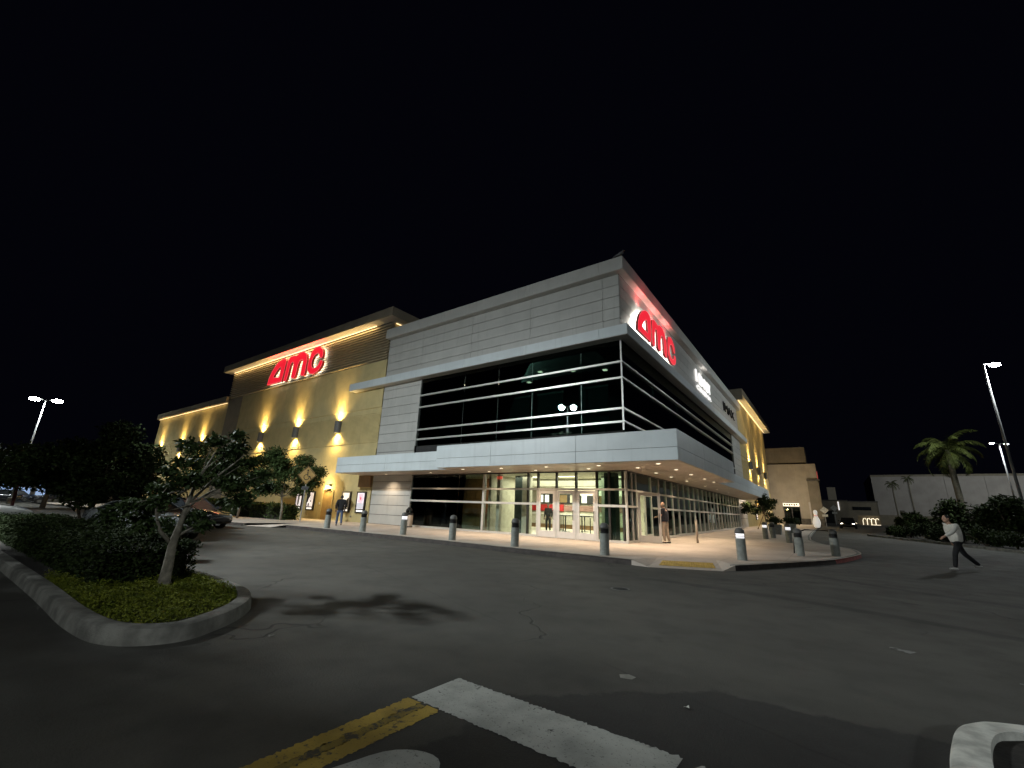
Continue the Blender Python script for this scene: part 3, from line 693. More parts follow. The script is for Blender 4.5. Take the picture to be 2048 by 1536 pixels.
# ================================================================== TAN WINGS
RIBS = []
def wall_profile(ztop, zbot):
    pr = [(.0, ztop), (.0, 8.58), (-.06, 8.575), (-.06, 8.15), (-.085, 8.14), (-.085, 8.09), (-.06, 8.08)]
    z = 8.08; n = 22; dz = (8.08-5.90)/n
    for i in range(n):
        pr += [(-.028, z-dz*.25), (-.028, z-dz*.6), (-.062, z-dz*.8)]; z -= dz
    pr += [(-.06, 5.89), (-.085, 5.88), (-.085, 5.83), (-.06, 5.82), (-.06, 5.395), (.0, 5.39), (.0, zbot)]
    return pr
def tan_wall(conv, u0, u1, ztop, zbot, name='stucco_panel', m=None):
    pr = wall_profile(ztop, zbot); b = MB(); n = len(pr)
    pt = (lambda u, o, z: (u, -o, z)) if conv == 'f' else (lambda u, o, z: (o, u, z))
    for u in (u0+.008, u1-.008):
        b.v += [pt(u, o, z) for o, z in pr] + [pt(u, -.3, zbot), pt(u, -.3, ztop)]
    k = n+2
    for i in range(k): b.f.append((i, (i+1) % k, k+(i+1) % k, k+i)); b.m.append(0)
    b.f.append(tuple(range(k))); b.f.append(tuple(range(k, 2*k))[::-1]); b.m += [0,0]
    return b.build(name, m or M['stucco'], B)
def slats(conv, u0, u1, z0, z1, m):
    n = 13; h = (z1-z0)/n
    for i in range(n):
        b = MB(); a = z0+i*h
        pr = [(-.06,a),(-.055,a+h*.34),(.10,a+h*.40),(.10,a+h*.80),(-.055,a+h*.97),(-.06,a+h)]
        pt = (lambda u, o, z: (u, -o, z)) if conv == 'f' else (lambda u, o, z: (o, u, z))
        for u in (u0, u1): b.v += [pt(u, o, z) for o, z in pr]
        k = len(pr)
        for q in range(k): b.f.append((q, (q+1) % k, k+(q+1) % k, k+q)); b.m.append(0)
        b.f.append(tuple(range(k))); b.f.append(tuple(range(k,2*k))[::-1]); b.m += [0,0]
        b.build('slat', m, B)
# tall left block
for a, b in zip([-43.7,-38.9,-34.1,-28.8,-25.7], [-38.9,-34.1,-28.8,-25.7,-19.03]): tan_wall('f', a, b, 12.39, .1)
bx('pilaster', -47.1, -43.71, -.03, .3, .1, 12.39, M['stucco2'])
slats('f', -47.1, -19.03, 12.4, 15.42, M['slat']); bx('backing_wall', -47.1, -19.03, .062, .3, 12.4, 15.6, M['stucco2'])
bx('block_side_wall', -19.3, -19.03, .301, 9, 10, 15.6, M['stucco']); bx('block_side_wall', -47.1, -46.9, .301, 20, 5, 15.6, M['stucco2'])
bx('groove_backing', -19.2, -18.9, .1, .2, .1, 14, M['joint'])
bx('cornice_soffit', -48.0, -17.95, -.88, -.002, 15.60, 15.66, M['soffit_white']); bx('cornice_soffit', -19.03, -17.95, .0, 9, 15.60, 15.66, M['soffit_white'])
bx('cornice_fascia', -48.03, -17.92, -.91, -.882, 15.58, 16.3, M['stucco2']); bx('cornice_fascia', -17.948, -17.92, -.88, 9, 15.58, 16.3, M['stucco2']); bx('cornice_fascia', -48.03, -48.0, -.88, 15, 15.58, 16.3, M['stucco2'])
bx('block_roof', -48.0, -17.95, -.88, 9, 16.22, 16.26, M['joint'])
bx('cove_strip', -47.0, -20.8, -.16, -.12, 15.53, 15.585, M['E_cove']); bx('cove_strip', -18.92, -18.88, .35, 6.5, 15.53, 15.585, M['E_cove'])
# left low wing
for a, b in zip([-69.5,-62.6,-55.7], [-62.6,-55.7,-47.12]): tan_wall('f', a, b, 11.95, .1)
bx('wing_coping', -69.9, -47.12, -.35, .3, 12.05, 12.75, M['stucco2']); bx('wing_cove', -69.6, -47.2, -.12, -.08, 11.97, 12.02, M['E_cove'])
bx('wing_side_wall', -69.5, -69.2, .301, 20, .1, 12.05, M['stucco2'])
# right block
for a, b in zip([36.5,43.0,50.0,57.0], [43.0,50.0,57.0,63.9]): tan_wall('r', a, b, 15.5, .3)
bx('groove_backing', -.25, -.15, 36.35, 36.6, .3, 15, M['joint'])
bx('cornice_soffit', .002, .95, 36.0, 64.8, 15.60, 15.66, M['soffit_white']); bx('cornice_fascia', .952, .98, 35.9, 64.83, 15.58, 16.35, M['stucco2']); bx('cornice_fascia', -6, .95, 35.9, 35.93, 15.0, 16.35, M['stucco2'])
bx('cornice_fascia', .0, .95, 64.8, 64.83, 15.58, 16.35, M['stucco2']); bx('backing_wall', -.3, -.01, 36.5, 63.9, 15.5, 16.2, M['stucco'])
bx('block_roof', -6, .95, 35.94, 64.8, 16.28, 16.31, M['joint']); bx('block_side_wall', -6, -.301, 36.5, 36.7, 13.9, 16.2, M['stucco']); bx('block_end_wall', -6, -.301, 63.7, 63.9, .3, 16.2, M['stucco'])
bx('cove_strip', .12, .16, 36.6, 63.6, 15.53, 15.585, M['E_cove'])
for k in range(5): light('cove_up_light', 'AREA', (-44.4+5.25*k,-.2,15.2), 6, (1,.66,.29), B, aim=(0,-.5,1), size=(5.2,.05))
for k in range(4): light('cove_up_light', 'AREA', (.2,40+6.8*k,15.2), 16, (1,.66,.29), B, aim=(.5,0,1), size=(.05,6.5))
light('cove_up_light', 'AREA', (-18.8,3,15.25), 60, (1,.66,.29), B, aim=(.5,0,1), size=(.05,5))
for k in range(5): light('cove_light', 'AREA', (-44.4+5.25*k,-.25,15.5), 55, (1,.66,.27), B, aim=(0,.25,-1), size=(5.2,.05))
for k in range(4): light('cove_light', 'AREA', (.25,40+6.8*k,15.5), 80, (1,.66,.27), B, aim=(-.25,0,-1), size=(.05,6.5))
for k in range(3): light('cove_light', 'AREA', (-66+7.4*k,-.2,11.9), 8, (1,.66,.27), B, aim=(0,.25,-1), size=(7.0,.05))

# ---- wall sconces
def sconce(label):
    t = thing('wall_sconce', label, 'wall lamp', (0,0,0), 0, 'half round sconces along the tan walls')
    b = MB(); prof = [(.30,-.48),(.34,-.48),(.34,.48),(.30,.48)]
    b.lathe(prof, 14, (0,0,0), 0, .5, math.pi); b.box(-.34,.34,-.02,-.002,-.48,.48)
    b.build('housing', M['bollard_cap'], t)
    for z in (-.34,.34):
        MB().lathe([(0,z),(.29,z)], 14, (0,0,0), 0, .5, math.pi).build('lens', M['E_sconce'], t, fix=False)
    light('sconce_light', 'SPOT', (0,-.30,.46), P_SCONCE_UP, (1,.66,.22), t, .05, 62, 1.0, (0,.075,1)); light('sconce_light', 'SPOT', (0,-.26,.46), P_SCONCE_UP*.22, (1,.70,.26), t, .05, 128, .7, (0,.16,1))
    light('sconce_light', 'POINT', (0,-.22,.56), P_SCONCE_UP*.004, (1,.74,.26), t, .05); light('sconce_light', 'POINT', (0,-.22,-.56), P_SCONCE_UP*.004, (1,.74,.26), t, .05)
    light('sconce_light', 'SPOT', (0,-.30,-.46), P_SCONCE_DN, (1,.68,.24), t, .05, 74, 1.0, (0,.10,-1)); light('sconce_light', 'SPOT', (0,-.26,-.46), P_SCONCE_UP*.24, (1,.72,.28), t, .05, 130, .7, (0,.16,-1))
    return t
def place(first, specs):
    for i, (loc, rz, lab) in enumerate(specs):
        if i == 0:
            first.location = loc; first.rotation_euler = (0,0,rz); first['label'] = lab
        else: dup(first, loc, rz, lab)
place(sconce(''), [((-24.3,.0,7.4),0,'sconce on the tan wall nearest the grey panelled corner, above the poster cases'),
 ((-30.85,.0,7.4),0,'middle sconce of three under the red sign on the tall tan wall'),
 ((-37.4,.0,7.4),0,'sconce under the red sign farthest from the glass corner, above the tree tops'),
 ((-52.6,.0,7.4),0,'sconce on the low wing beside the grey pilaster, half behind leaves'),
 ((-58.9,.0,7.4),0,'middle sconce of the three on the low tan wing'),
 ((-66.6,.0,7.4),0,'sconce at the far outer end of the low tan wing'),
 ((.0,43.0,7.9),R(90),'nearest sconce on the tan wall past the glass side'),
 ((.0,50.6,7.9),R(90),'middle sconce on the tan wall past the glass side'),
 ((.0,58.4,7.9),R(90),'farthest sconce on the tan wall past the glass side')])

# ---- recessed downlights
def downlight():
    t = thing('recessed_downlight', '', 'downlight', (0,0,0), 0, 'downlights in the canopy soffit')
    MB().lathe([(.085,-.001),(.12,-.012),(.13,-.002)], 18).build('trim', M['alu'], t)
    MB().lathe([(0,-.004),(.088,-.004)], 18).build('lens', M['E_down'], t, fix=False)
    light('downlight_light', 'SPOT', (0,0,-.03), P_DOWNLIGHT, (1,.74,.50), t, .06, 128, .8, (0,0,-1)); return t
dl = [(.95,-.97,'downlight at the inner corner of the entrance canopy'),(-1.4,-1.05,'inner row downlight over the rightmost front door'),(-4.4,-1.0,'inner row downlight over the leftmost front door'),
 (-7.5,-.95,'inner row downlight over the sidewalk left of the doors'),(-12.0,-1.05,'downlight over the dark window left of the doors'),(-16.6,-.75,'downlight that throws a cone on the grey wall panels'),
 (2.28,-2.32,'outermost downlight at the canopy corner'),(-.34,-2.25,'outer row downlight nearest the canopy corner on the door side'),(-2.95,-2.36,'outer row downlight above the middle door'),
 (-5.6,-2.36,'outer row downlight left of the doors'),(-8.2,-2.36,'outer row downlight by the canopy step'),
 (.93,1.64,'inner row downlight above the open side door'),(.94,4.16,'inner row downlight past the side door'),(1.0,7.14,'inner row downlight third from the corner on the side'),
 (1.0,11.8,'inner row downlight past the canopy step on the side'),(1.05,15.5,'side downlight halfway along the long window'),(1.0,20.4,'side downlight two thirds along the long window'),(1.0,25.5,'side downlight near the end of the long window'),(1.1,30.2,'last side downlight by the grey end panels'),(.75,34.4,'side downlight that throws a cone on the far grey panels'),
 (2.28,.24,'outer row side downlight nearest the canopy corner'),(2.27,2.87,'outer row side downlight above the man at the door'),(2.3,5.63,'outer row side downlight third from the corner'),(2.3,8.0,'outer row side downlight by the canopy step')]
place(downlight(), [((x,y,3.432),0,l) for x,y,l in dl])

# ---- channel-letter signs
LA = dict(
 f=dict(A=[(-37.51,12.72),(-37.38,13.41),(-36.98,14.12),(-36.35,14.72),(-35.69,15.06),(-35.14,15.15),(-34.67,15.07),(-34.42,14.84),(-34.40,14.48),(-34.47,13.64),(-34.60,12.80),(-34.88,12.69),(-35.06,12.72),(-35.23,12.71)],
   h=[(-36.42,13.36),(-36.13,13.81),(-35.72,14.16),(-35.28,14.3),(-35.28,13.78),(-35.3,13.24)],
   m=[(-34.22,12.75),(-34.04,12.62),(-33.74,12.64),(-33.58,13.05),(-33.45,14.1),(-33.2,14.42),(-32.88,14.37),(-32.84,14.06),(-32.88,13.14),(-32.85,12.87),(-32.55,12.71),(-32.26,12.72),(-32.07,13.01),(-31.94,14.04),(-31.69,14.36),(-31.24,14.38),(-31.15,14.1),(-31.18,13.13),(-31.14,12.84),(-30.81,12.69),(-30.50,12.76),(-30.42,13.2),(-30.42,14.17),(-30.60,14.72),(-31.0,15.06),(-31.51,15.23),(-32.09,15.2),(-32.5,15.01),(-32.95,15.1),(-33.5,15.12),(-33.95,14.94),(-34.08,14.48),(-34.18,13.55)],
   c=[(-27.98,13.96),(-27.81,14.09),(-27.81,14.47),(-28.02,14.86),(-28.48,15.17),(-28.99,15.23),(-29.5,15.11),(-29.84,14.78),(-30.02,14.3),(-30.11,13.67),(-30.08,13.22),(-29.81,12.89),(-29.36,12.66),(-28.86,12.61),(-28.31,12.74),(-27.88,13.04),(-27.68,13.44),(-27.74,13.67),(-28.04,13.79),(-28.19,13.59),(-28.42,13.29),(-28.81,13.17),(-29.2,13.23),(-29.47,13.56),(-29.49,14.01),(-29.27,14.36),(-28.89,14.54),(-28.56,14.51),(-28.38,14.26),(-28.21,14.04)]))
def spline(pts, n=3):
    P = [Vector((a, b, 0)) for a, b in pts]; N = len(P); out = []
    for i in range(N):
        a, b, p0, p3 = P[i], P[(i+1) % N], P[i-1], P[(i+2) % N]
        sharp = (b-a).length > .55
        for k in range(1 if sharp else n):
            t = k/n; q = .5*((2*a)+(b-p0)*t+(2*p0-5*a+4*b-p3)*t*t+(3*a-p0-3*b+p3)*t**3); out.append((q.x, q.y))
    return out
def inset(poly, d):
    n = len(poly); ar = sum(poly[i][0]*poly[(i+1)%n][1]-poly[(i+1)%n][0]*poly[i][1] for i in range(n)); sg = 1 if ar > 0 else -1; out = []
    for i in range(n):
        a, b, c = Vector(poly[i-1]), Vector(poly[i]), Vector(poly[(i+1)%n])
        d1 = (b-a).normalized(); d2 = (c-b).normalized(); nn = Vector((-(d1.y+d2.y), d1.x+d2.x))*sg
        if nn.length < 1e-4: nn = Vector((-d1.y, d1.x))*sg
        nn.normalize(); out.append(tuple(b+nn*d))
    return out
def letter(name, outl, hole, frame, parent, m_face, m_side, m_back, m_rim, dep=.22, stand=.14, rim=.05):
    """extruded channel letter: lit face inside a lit rim, red returns, back edge lit white; optional counter"""
    def tri(outer, inner):
        bm = bmesh.new(); es = []
        for loop in ([outer] + ([inner] if inner else [])):
            vs = [bm.verts.new((u, v, 0)) for u, v in loop]
            for i in range(len(vs)): es.append(bm.edges.new((vs[i], vs[(i+1) % len(vs)])))
        bmesh.ops.triangle_fill(bm, use_beauty=True, edges=es); bm.verts.index_update()
        V = [(v.co.x, v.co.y) for v in bm.verts]; F = [tuple(v.index for v in f.verts) for f in bm.faces]; bm.free(); return V, F
    b = MB()
    fo, fi = inset(outl, rim), (inset(hole, -rim) if hole else None)
    V, F = tri(fo, fi); b.add([frame(u, v, stand+dep) for u, v in V], F, 0)
    V, F = tri(outl, hole); b.add([frame(u, v, stand) for u, v in V], F, 2)
    for loop, ins in ((outl, fo), (hole, fi)):
        if not loop: continue
        n = len(loop); b.add([frame(u, v, stand) for u, v in loop]+[frame(u, v, stand+dep) for u, v in loop], [(i, (i+1)%n, n+(i+1)%n, n+i) for i in range(n)], 1)
        b.add([frame(u, v, stand+dep) for u, v in loop]+[frame(u, v, stand+dep) for u, v in ins], [(i, (i+1)%n, n+(i+1)%n, n+i) for i in range(n)], 3)
    return b.build(name, [m_face, m_side, m_back, m_rim], parent)
def amc(label, frame, loc, stand, dep):
    t = thing('cinema_sign', label, 'sign', loc, 0, 'red cinema letter signs')
    D = LA['f']; q = lambda pts: spline(pts)
    fl = lambda u, v, w: Vector(frame(u, v, w)) - Vector(loc)
    for nm, a, h in (('letter_a', D['A'], D['h']), ('letter_m', D['m'], None), ('letter_c', D['c'], None)):
        letter(nm, q(a), spline(h) if h else None, fl, t, M['E_red'], M['red_ret'], M['E_white'], M['E_redrim'], dep, stand)
    return t
amc('large red letters on the corrugated top of the tall tan wall', lambda u, v, w: (u, -.09-w, v), (-32.7,-.1,13.8), .14, .22)
def fr2(u, v, w):   # the same letters on the glass side's wall
    k = (u+37.51)/(37.51-27.68); kk = (v-12.61)/(15.23-12.61)
    return (.03+w, 1.58+k*(9.12-1.58), 11.12+kk*(13.05-11.12))
amc('red letters on the grey panels beside the roof corner', fr2, (.03,5.3,12.1), .24, .13)
for k in range(4): light('sign_glow', 'AREA', (-36.4+2.5*k,-.55,15.3), 42, (1,.02,.03), B, aim=(0,-.3,1), size=(2.2,.12))
for k in range(3): light('sign_glow', 'AREA', (.38,2.8+2.5*k,13.25), 42, (1,.02,.03), B, aim=(.05,0,1), size=(.06,2.2))
for k in range(3): light('sign_glow', 'AREA', (.10,2.6+2.5*k,13.1), 9, (1,.93,.86), B, aim=(.1,0,1), size=(.06,2.2))
def text_mesh(txt, h, depth, m, name, parent, M4):
    cu = bpy.data.curves.new('txt', 'FONT'); cu.body = txt; cu.size = h*1.38; cu.extrude = depth/2; cu.resolution_u = 3; cu.space_character = 1.05
    o = bpy.data.objects.new('txt', cu); COL.objects.link(o); dg = bpy.context.evaluated_depsgraph_get()
    me = bpy.data.meshes.new_from_object(o.evaluated_get(dg)); bpy.data.objects.remove(o)
    w = max(v.co.x for v in me.vertices); x0 = min(v.co.x for v in me.vertices)
    me.transform(Matrix.Translation((-x0,0,0))); me.materials.clear(); me.materials.append(m)
    ob = bpy.data.objects.new(name, me); put(ob, parent); return ob, w-x0
def wall_text(txt, h, width, y, z, x, m, name, parent):
    ob, w = text_mesh(txt, h, .08, m, name, parent, None)
    s = width/w; l = parent.location
    ob.matrix_local = Matrix.Translation(Vector((x,y,z))-l) @ Matrix(((0,0,1,0),(1,0,0,0),(0,1,0,0),(0,0,0,1))) @ Matrix.Diagonal((s,1,1,1))
    return ob
ds = thing('dolby_sign', 'white lit two line letter sign on the grey panels past the red letters', 'sign', (.1,18.5,12.3))
for i, (y0, sgn) in enumerate(((16.0,1),(17.55,-1))):   # the two facing D shapes of the emblem
    pl = [(0,0),(.5,0),(.62,.06),(.68,.2),(.70,.5),(.68,.8),(.62,.94),(.5,1),(0,1)]
    MB().prism([(y0+sgn*.68*a, 12.13+1.02*b) for a, b in (pl if sgn > 0 else pl[::-1])], .08, lambda u, v, w_: Vector((.10+w_, u, v))-ds.location).build('emblem_half', M['E_signw'], ds)
wall_text('DOLBY', 1.0, 3.6, 17.8, 12.13, .14, M['E_signw'], 'top_line', ds); wall_text('CINEMA', .40, 5.2, 16.1, 11.50, .14, M['E_signw'], 'bottom_line', ds)
light('sign_glow', 'AREA', (.22,18.6,13.3), 34, (1,.96,.92), B, aim=(.2,0,1), size=(.15,4.5))
ims = thing('imax_sign', 'dark unlit letters on the grey panels by the far roof end', 'sign', (.1,30.5,12.3))
wall_text('IMAX', 1.0, 6.2, 27.6, 12.05, .12, M['blackm'], 'letters', ims)

# ---- poster cases
def poster(x0, x1, z0, z1, label, art, m_bg):
    t = thing('poster_case', label, 'poster', ((x0+x1)/2,-.0,z0)); w = (x1-x0)/2; h = z1-z0
    MB().box(-w,w,-.10,-.002,0,h).build('frame', M['black'], t)
    MB().box(-w*.72,w*.72,-.112,-.101,h*.20,h*.93).build('print', m_bg, t)
    MB().box(-w*.66,w*.66,-.112,-.101,h*.07,h*.145).build('strip', M['E_strip'], t)
    for nm, poly, m in art:
        MB().prism([(w*a, h*b) for a, b in poly], -.004, lambda u, v, q: (u, -.1125+q, v)).build(nm, m, t)
    return t
P_w = emit('poster pale', (1,.83,.80), .60); P_p = emit('poster pink', (1,.08,.20), .8); P_v = emit('poster violet', (.10,.05,.28), .35); P_o = emit('poster cream', (1,.80,.55), .62); P_d = mat('poster dark print', (.02,.017,.015), .5); P_l = emit('poster lilac', (.95,.75,.92), .5)
poster(-22.35,-21.22,.78,2.30,'poster case with a cream print and a dark slanted figure, right of the doorway', [('figure', [(-.72,.22),(.72,.22),(.72,.72),(.45,.66),(.1,.55),(-.3,.48),(-.72,.42)], P_d),('title', [(-.25,.30),(.25,.30),(.2,.40),(-.2,.40)], P_w)], P_o)
poster(-20.50,-19.42,.78,2.30,'poster case with a pink and violet print, nearest the grey panels', [('blot', [(-.55,.52),(.35,.48),(.6,.68),(.4,.88),(-.5,.88),(-.3,.68)], P_p),('foot', [(-.72,.22),(.72,.22),(.72,.45),(.2,.50),(-.72,.46)], P_v),('ring', [(-.1,.62),(.15,.6),(.12,.74),(-.15,.73)], P_d)], P_l)
poster(-28.85,-27.85,.78,2.28,'poster case with a pale grey figure print, half behind the tree', [('figure', [(-.25,.25),(.2,.25),(.3,.6),(.1,.8),(-.2,.78),(-.3,.5)], mat('poster grey print', (.25,.22,.2), .6)),('head', [(-.5,.86),(-.1,.86),(0,.92),(-.5,.92)], P_d)], P_w)
poster(-27.15,-26.05,.78,2.28,'poster case with a white print and black torn shape, left of the doorway', [('blot', [(-.72,.93),(-.2,.93),(-.05,.75),(-.4,.6),(-.5,.45),(-.72,.4)], P_d),('dot', [(.1,.42),(.35,.45),(.3,.55),(.1,.52)], P_d),('corner', [(-.5,.22),(-.1,.22),(-.15,.36),(-.4,.40)], P_d)], P_w)
pq = thing('poster_case', 'poster case on the far tan wall behind the planter shrub', 'poster', (.0,43.6,1.3))
MB().box(.0,.1,-.6,.6,0,1.7).build('frame', M['black'], pq); MB().box(.101,.11,-.42,.42,.35,1.58).build('print', P_w, pq); MB().box(.101,.11,-.4,.4,.1,.24).build('strip', M['E_strip'], pq)
# ---- doorway with lamp in the tan wall
dw = thing('service_door', 'tan service door in the stucco wall under a bright lamp', 'door', (-24.3,.0,.15))
MB().box(-.75,-.66,-.06,-.002,0,2.13).box(.66,.75,-.06,-.002,0,2.13).box(-.75,.75,-.06,-.002,2.13,2.2).build('frame', M['stucco'], dw); MB().box(-.65,.65,-.03,-.003,0,2.12).build('leaf', mat('ochre door paint', (.36,.24,.09), .5), dw)
MB().tube([(.5,-.03,1.0),(.5,-.09,1.0),(.38,-.09,1.0)], .016, 8).build('handle', M['steel'], dw)
wl_ = thing('door_lamp', 'bright bulkhead lamp over the tan service door', 'wall lamp', (-24.35,.0,2.62))
MB().box(-.26,.26,-.20,-.002,.05,.17).build('housing', M['bollard_cap'], wl_); MB().prism([(-.24,.045),(.24,.045),(.2,-.07),(-.2,-.07)], -.17, lambda u, v, q: (u, -.01+q, v)).build('lens', M['E_door'], wl_)
light('door_light', 'POINT', (0,-.55,.0), 190, (1,.72,.33), wl_, .12)
MB().box(-.28,.28,-.30,-.002,-.20,-.14).build('shade', M['stucco2'], wl_)
for x, z, s, l in ((-25.35,1.35,.09,'small pale switch box on the tan wall left of the service door'),(-21.0,.52,.06,'small dark tap box low on the tan wall under the posters')):
    c = thing('wall_box', l, 'wall box', (x,.0,z)); MB().box(-s,s,-.06,-.002,-s,s).build('case', M['alu'] if z > 1 else M['stucco2'], c); MB().box(-s*.7,s*.7,-.07,-.061,-s*.7,s*.7).build('cover', M['alu'] if z > 1 else M['stucco2'], c)
bx('bulkhead', -20.35, -19.03, -.22, -.002, 2.62, 3.43, M['brown2'])
# far door lamp on the right block
fl_ = thing('door_lamp', 'warm lamp over the far side exit behind the shrub', 'wall lamp', (.0,46.5,3.5))
MB().box(.002,.2,-.2,.2,.05,.15).build('housing', M['bollard_cap'], fl_); MB().box(.01,.18,-.18,.18,-.06,.045).build('lens', M['E_door'], fl_); light('door_light', 'POINT', (.5,0,0), 120, (1,.66,.28), fl_, .12)

# ================================================================== BOLLARDS
def bollard(lit):
    t = thing('bollard', '', 'bollard', (0,0,0), 0, 'round bollards along the sidewalk edge')
    MB().lathe([(.15,0),(.148,.66),(.14,.665)], 20).build('post', M['bollard'], t, smooth=False)
    b = MB(); b.lathe([(.125,.66),(.125,.81)], 20)
    b.build('light_band', M['E_boll'] if lit else M['blackm'], t)
    for k in range(3): MB().lathe([(.13,.672+.045*k),(.15,.675+.045*k),(.15,.69+.045*k),(.13,.693+.045*k)], 20).build('louvre', M['black'], t)
    MB().lathe([(.13,.81),(.15,.812),(.149,.86),(.135,.92),(.10,.965),(.05,.985),(0,.99)], 20).build('cap', M['bollard_cap'], t, smooth=True)
    if lit: light('bollard_light', 'POINT', (0,0,.74), 1.5, (.97,.97,1), t, .13)
    return t
b_off = bollard(False); b_on = bollard(True)
offs = [(-14.1,-6.16,'unlit bollard hiding the legs of the man in the dark jacket'),(-11.05,-6.16,'unlit bollard in front of the pink and violet poster'),(-5.15,-6.1,'unlit bollard before the dark window left of the doors'),(-1.93,-6.2,'unlit bollard left of the front doors'),
 (1.58,-6.15,'unlit bollard standing before the glass corner'),(6.52,.65,'unlit bollard at the near end of the low rail'),(7.62,1.95,'unlit bollard at the far end of the low rail, nearest the red kerb'),(4.44,13.8,'unlit bollard beside the far planter')]
ons = [(-8.57,-5.75,'lit bollard beside the litter bin'),(5.14,-3.42,'large lit bollard by the yellow tactile mat'),(4.2,12.0,'lit bollard in front of the far planter'),(5.62,9.2,'lit bollard standing past the low rail')]
place(b_off, [((x,y,.15+G(y)),0,l) for x,y,l in offs]); place(b_on, [((x,y,.15+G(y)),0,l) for x,y,l in ons])
rl = thing('low_rail', 'low bent steel rail between two unlit bollards near the red kerb', 'rail', (6.6,1.5,.16))
MB().tube([(-.35,.35,.0),(-.30,.38,.55),(-.1,.5,.84),(.1,.62,.93),(.8,.72,.93),(.98,.50,.90)], .022, 8).build('bar', M['blackm'], rl, smooth=True)
tp_ = thing('thin_post', 'thin pale steel post on the sidewalk behind the man', 'post', (2.1,3.85,.19)); MB().tube([(0,0,0),(0,0,1.08)], .055, 14).build('pole', M['soffit'], tp_, smooth=True); MB().lathe([(.06,1.08),(.06,1.1),(0,1.12)], 14).build('cap', M['steel'], tp_)
# litter bin
bn = thing('litter_bin', 'round litter bin with hooded black top by the dark window', 'litter bin', (-13.9,-.75,.15))
MB().lathe([(.24,0),(.25,.72),(.23,.74)], 20).build('body', M['soffit'], bn, smooth=True); MB().lathe([(.26,.0),(.26,.05),(.25,.06)], 20).build('foot', M['blackm'], bn)
MB().lathe([(.26,.74),(.26,.84),(.20,.86)], 20).build('collar', M['blackm'], bn); MB().tube([(-.2,0,.84),(-.18,0,1.0),(-.06,0,1.1),(.08,0,1.08),(.2,0,.95)], [.10,.11,.11,.10,.07], 10).build('hood', M['blackm'], bn, smooth=True)
# accessible-parking warning sign
hs = thing('wheelchair_sign', 'yellow diamond sign with a black wheelchair symbol on a post before the tan wall', 'traffic sign', (-20.6,-4.05,.15))
hy = math.atan2(-19.93+4.05, 7.68+20.6); d_ = bpy.data.objects.new('panel', MB().prism([(-.62,0),(0,-.62),(.62,0),(0,.62)], .02, lambda u, v, q: (u, -.03-q, v)).mesh('panel', M['sign_yel'])); put(d_, hs); d_.location = (0,0,3.0); d_.rotation_euler = (0,0,R(38))
for a, b in (((-.57,0),(0,-.57)),((0,-.57),(.57,0)),((.57,0),(0,.57)),((0,.57),(-.57,0))): MB().tube([(a[0],-.054,a[1]),(b[0],-.054,b[1])], .016, 6).build('border', M['blackm'], d_)
ring = [(-.02+.17*math.cos(t), -.055, -.13+.17*math.sin(t)) for t in np.linspace(R(60), R(375), 16)]
MB().tube(ring, .022, 6).build('symbol_wheel', M['blackm'], d_); MB().tube([(.02,-.055,.22),(.04,-.055,.05),(.05,-.055,-.06),(.20,-.055,-.07),(.27,-.055,-.24)], .026, 6).ball((.02,-.055,.31), .05).build('symbol_figure', M['blackm'], d_)
MB().tube([(0,0,0),(0,0,3.4)], .035, 10).build('post', M['steel'], hs); pl_ = MB().box(-.22,.22,-.06,-.04,2.05,2.28).build('plaque', M['black'], hs); pl_.rotation_euler = (0,0,R(38))

# ================================================================== STREET LAMPS
def lamp(label, loc, h, rz, heads, power, m_lens, r=.10, arm=.75, aim=(0,0,-1), cone=172, bl=.5, ls=1.0):
    t = thing('street_lamp', label, 'street lamp', loc, rz, 'tall car park lamps')
    MB().lathe([(.30,0),(.30,.65),(.27,.7),(0,.7)], 16).build('footing', M['kerb'], t)
    MB().tube([(0,0,.7),(0,0,h*.5),(0,0,h)], [r,r*.85,r*.62], 12).build('pole', M['pole'], t, smooth=True)
    for sx in heads:
        a = MB().tube([(0,0,h-.1),(sx*arm*.5,0,h+.02),(sx*arm,0,h+.06)], .045, 8).build('arm', M['pole'], t)
        hd = MB().prism([(0,0),(.62,.02),(.62,.09),(.1,.13),(0,.1)], .36, lambda u, v, q: (sx*(arm-.05)+sx*u, -.18+q, h+v)).build('head', M['pole'], t)
        MB().ball((sx*(arm+.29),0,h-.01), (.27*ls,.17*ls,.10*ls), 14, 8).build('lens', m_lens, hd, smooth=True)
        q = Matrix.Rotation(-rz, 3, 'Z') @ Vector(aim)
        light('lamp_light', 'SPOT', (sx*(arm+.29),0,h-.16), power/len(heads), (.92,.99,1.0), t, .34, cone, bl, q)
    return t
def lampz(x, y): return (x, y, G(y))
lamp('twin headed car park lamp out of view that lights the forecourt', lampz(-16.4,-24.5), 13.6, R(-28), (1,-1), P_LOT, M['E_lamp'], aim=(.14,.26,-.95), cone=180, bl=.85, ls=.8, arm=.42)
lamp('twin headed fill lamp added out of view behind the camera', lampz(24,-38), 13.0, R(10), (1,-1), 13000, M['E_lamp'], aim=(-.3,.3,-.9), cone=180, bl=.8)  # added fill light that softens shadows on the near asphalt
lamp('car park lamp out of view beyond the median that lights the long pale wall', lampz(47,100), 12.0, R(20), (1,-1), 17000, M['E_lampf'], aim=(-.5,.6,-.6), cone=180, bl=.8)
lamp('twin headed lamp behind the dark trees on the far side of the car park', lampz(-67.1,-12.0), 12.0, R(60), (1,-1), P_LEFT, M['E_lamp'], ls=1.9)
lamp('tall single headed lamp by the palm with the brightest glare', lampz(19.35,28.9), 13.9, R(40), (1,), P_RIGHT, M['E_lamp'], aim=(-.86,-.20,-.46), cone=150, bl=.9, ls=1.6)
lamp('farther twin headed lamp low behind the palm', lampz(26.8,62.6), 11.4, R(40), (1,-1), P_FAR, M['E_lampf'])

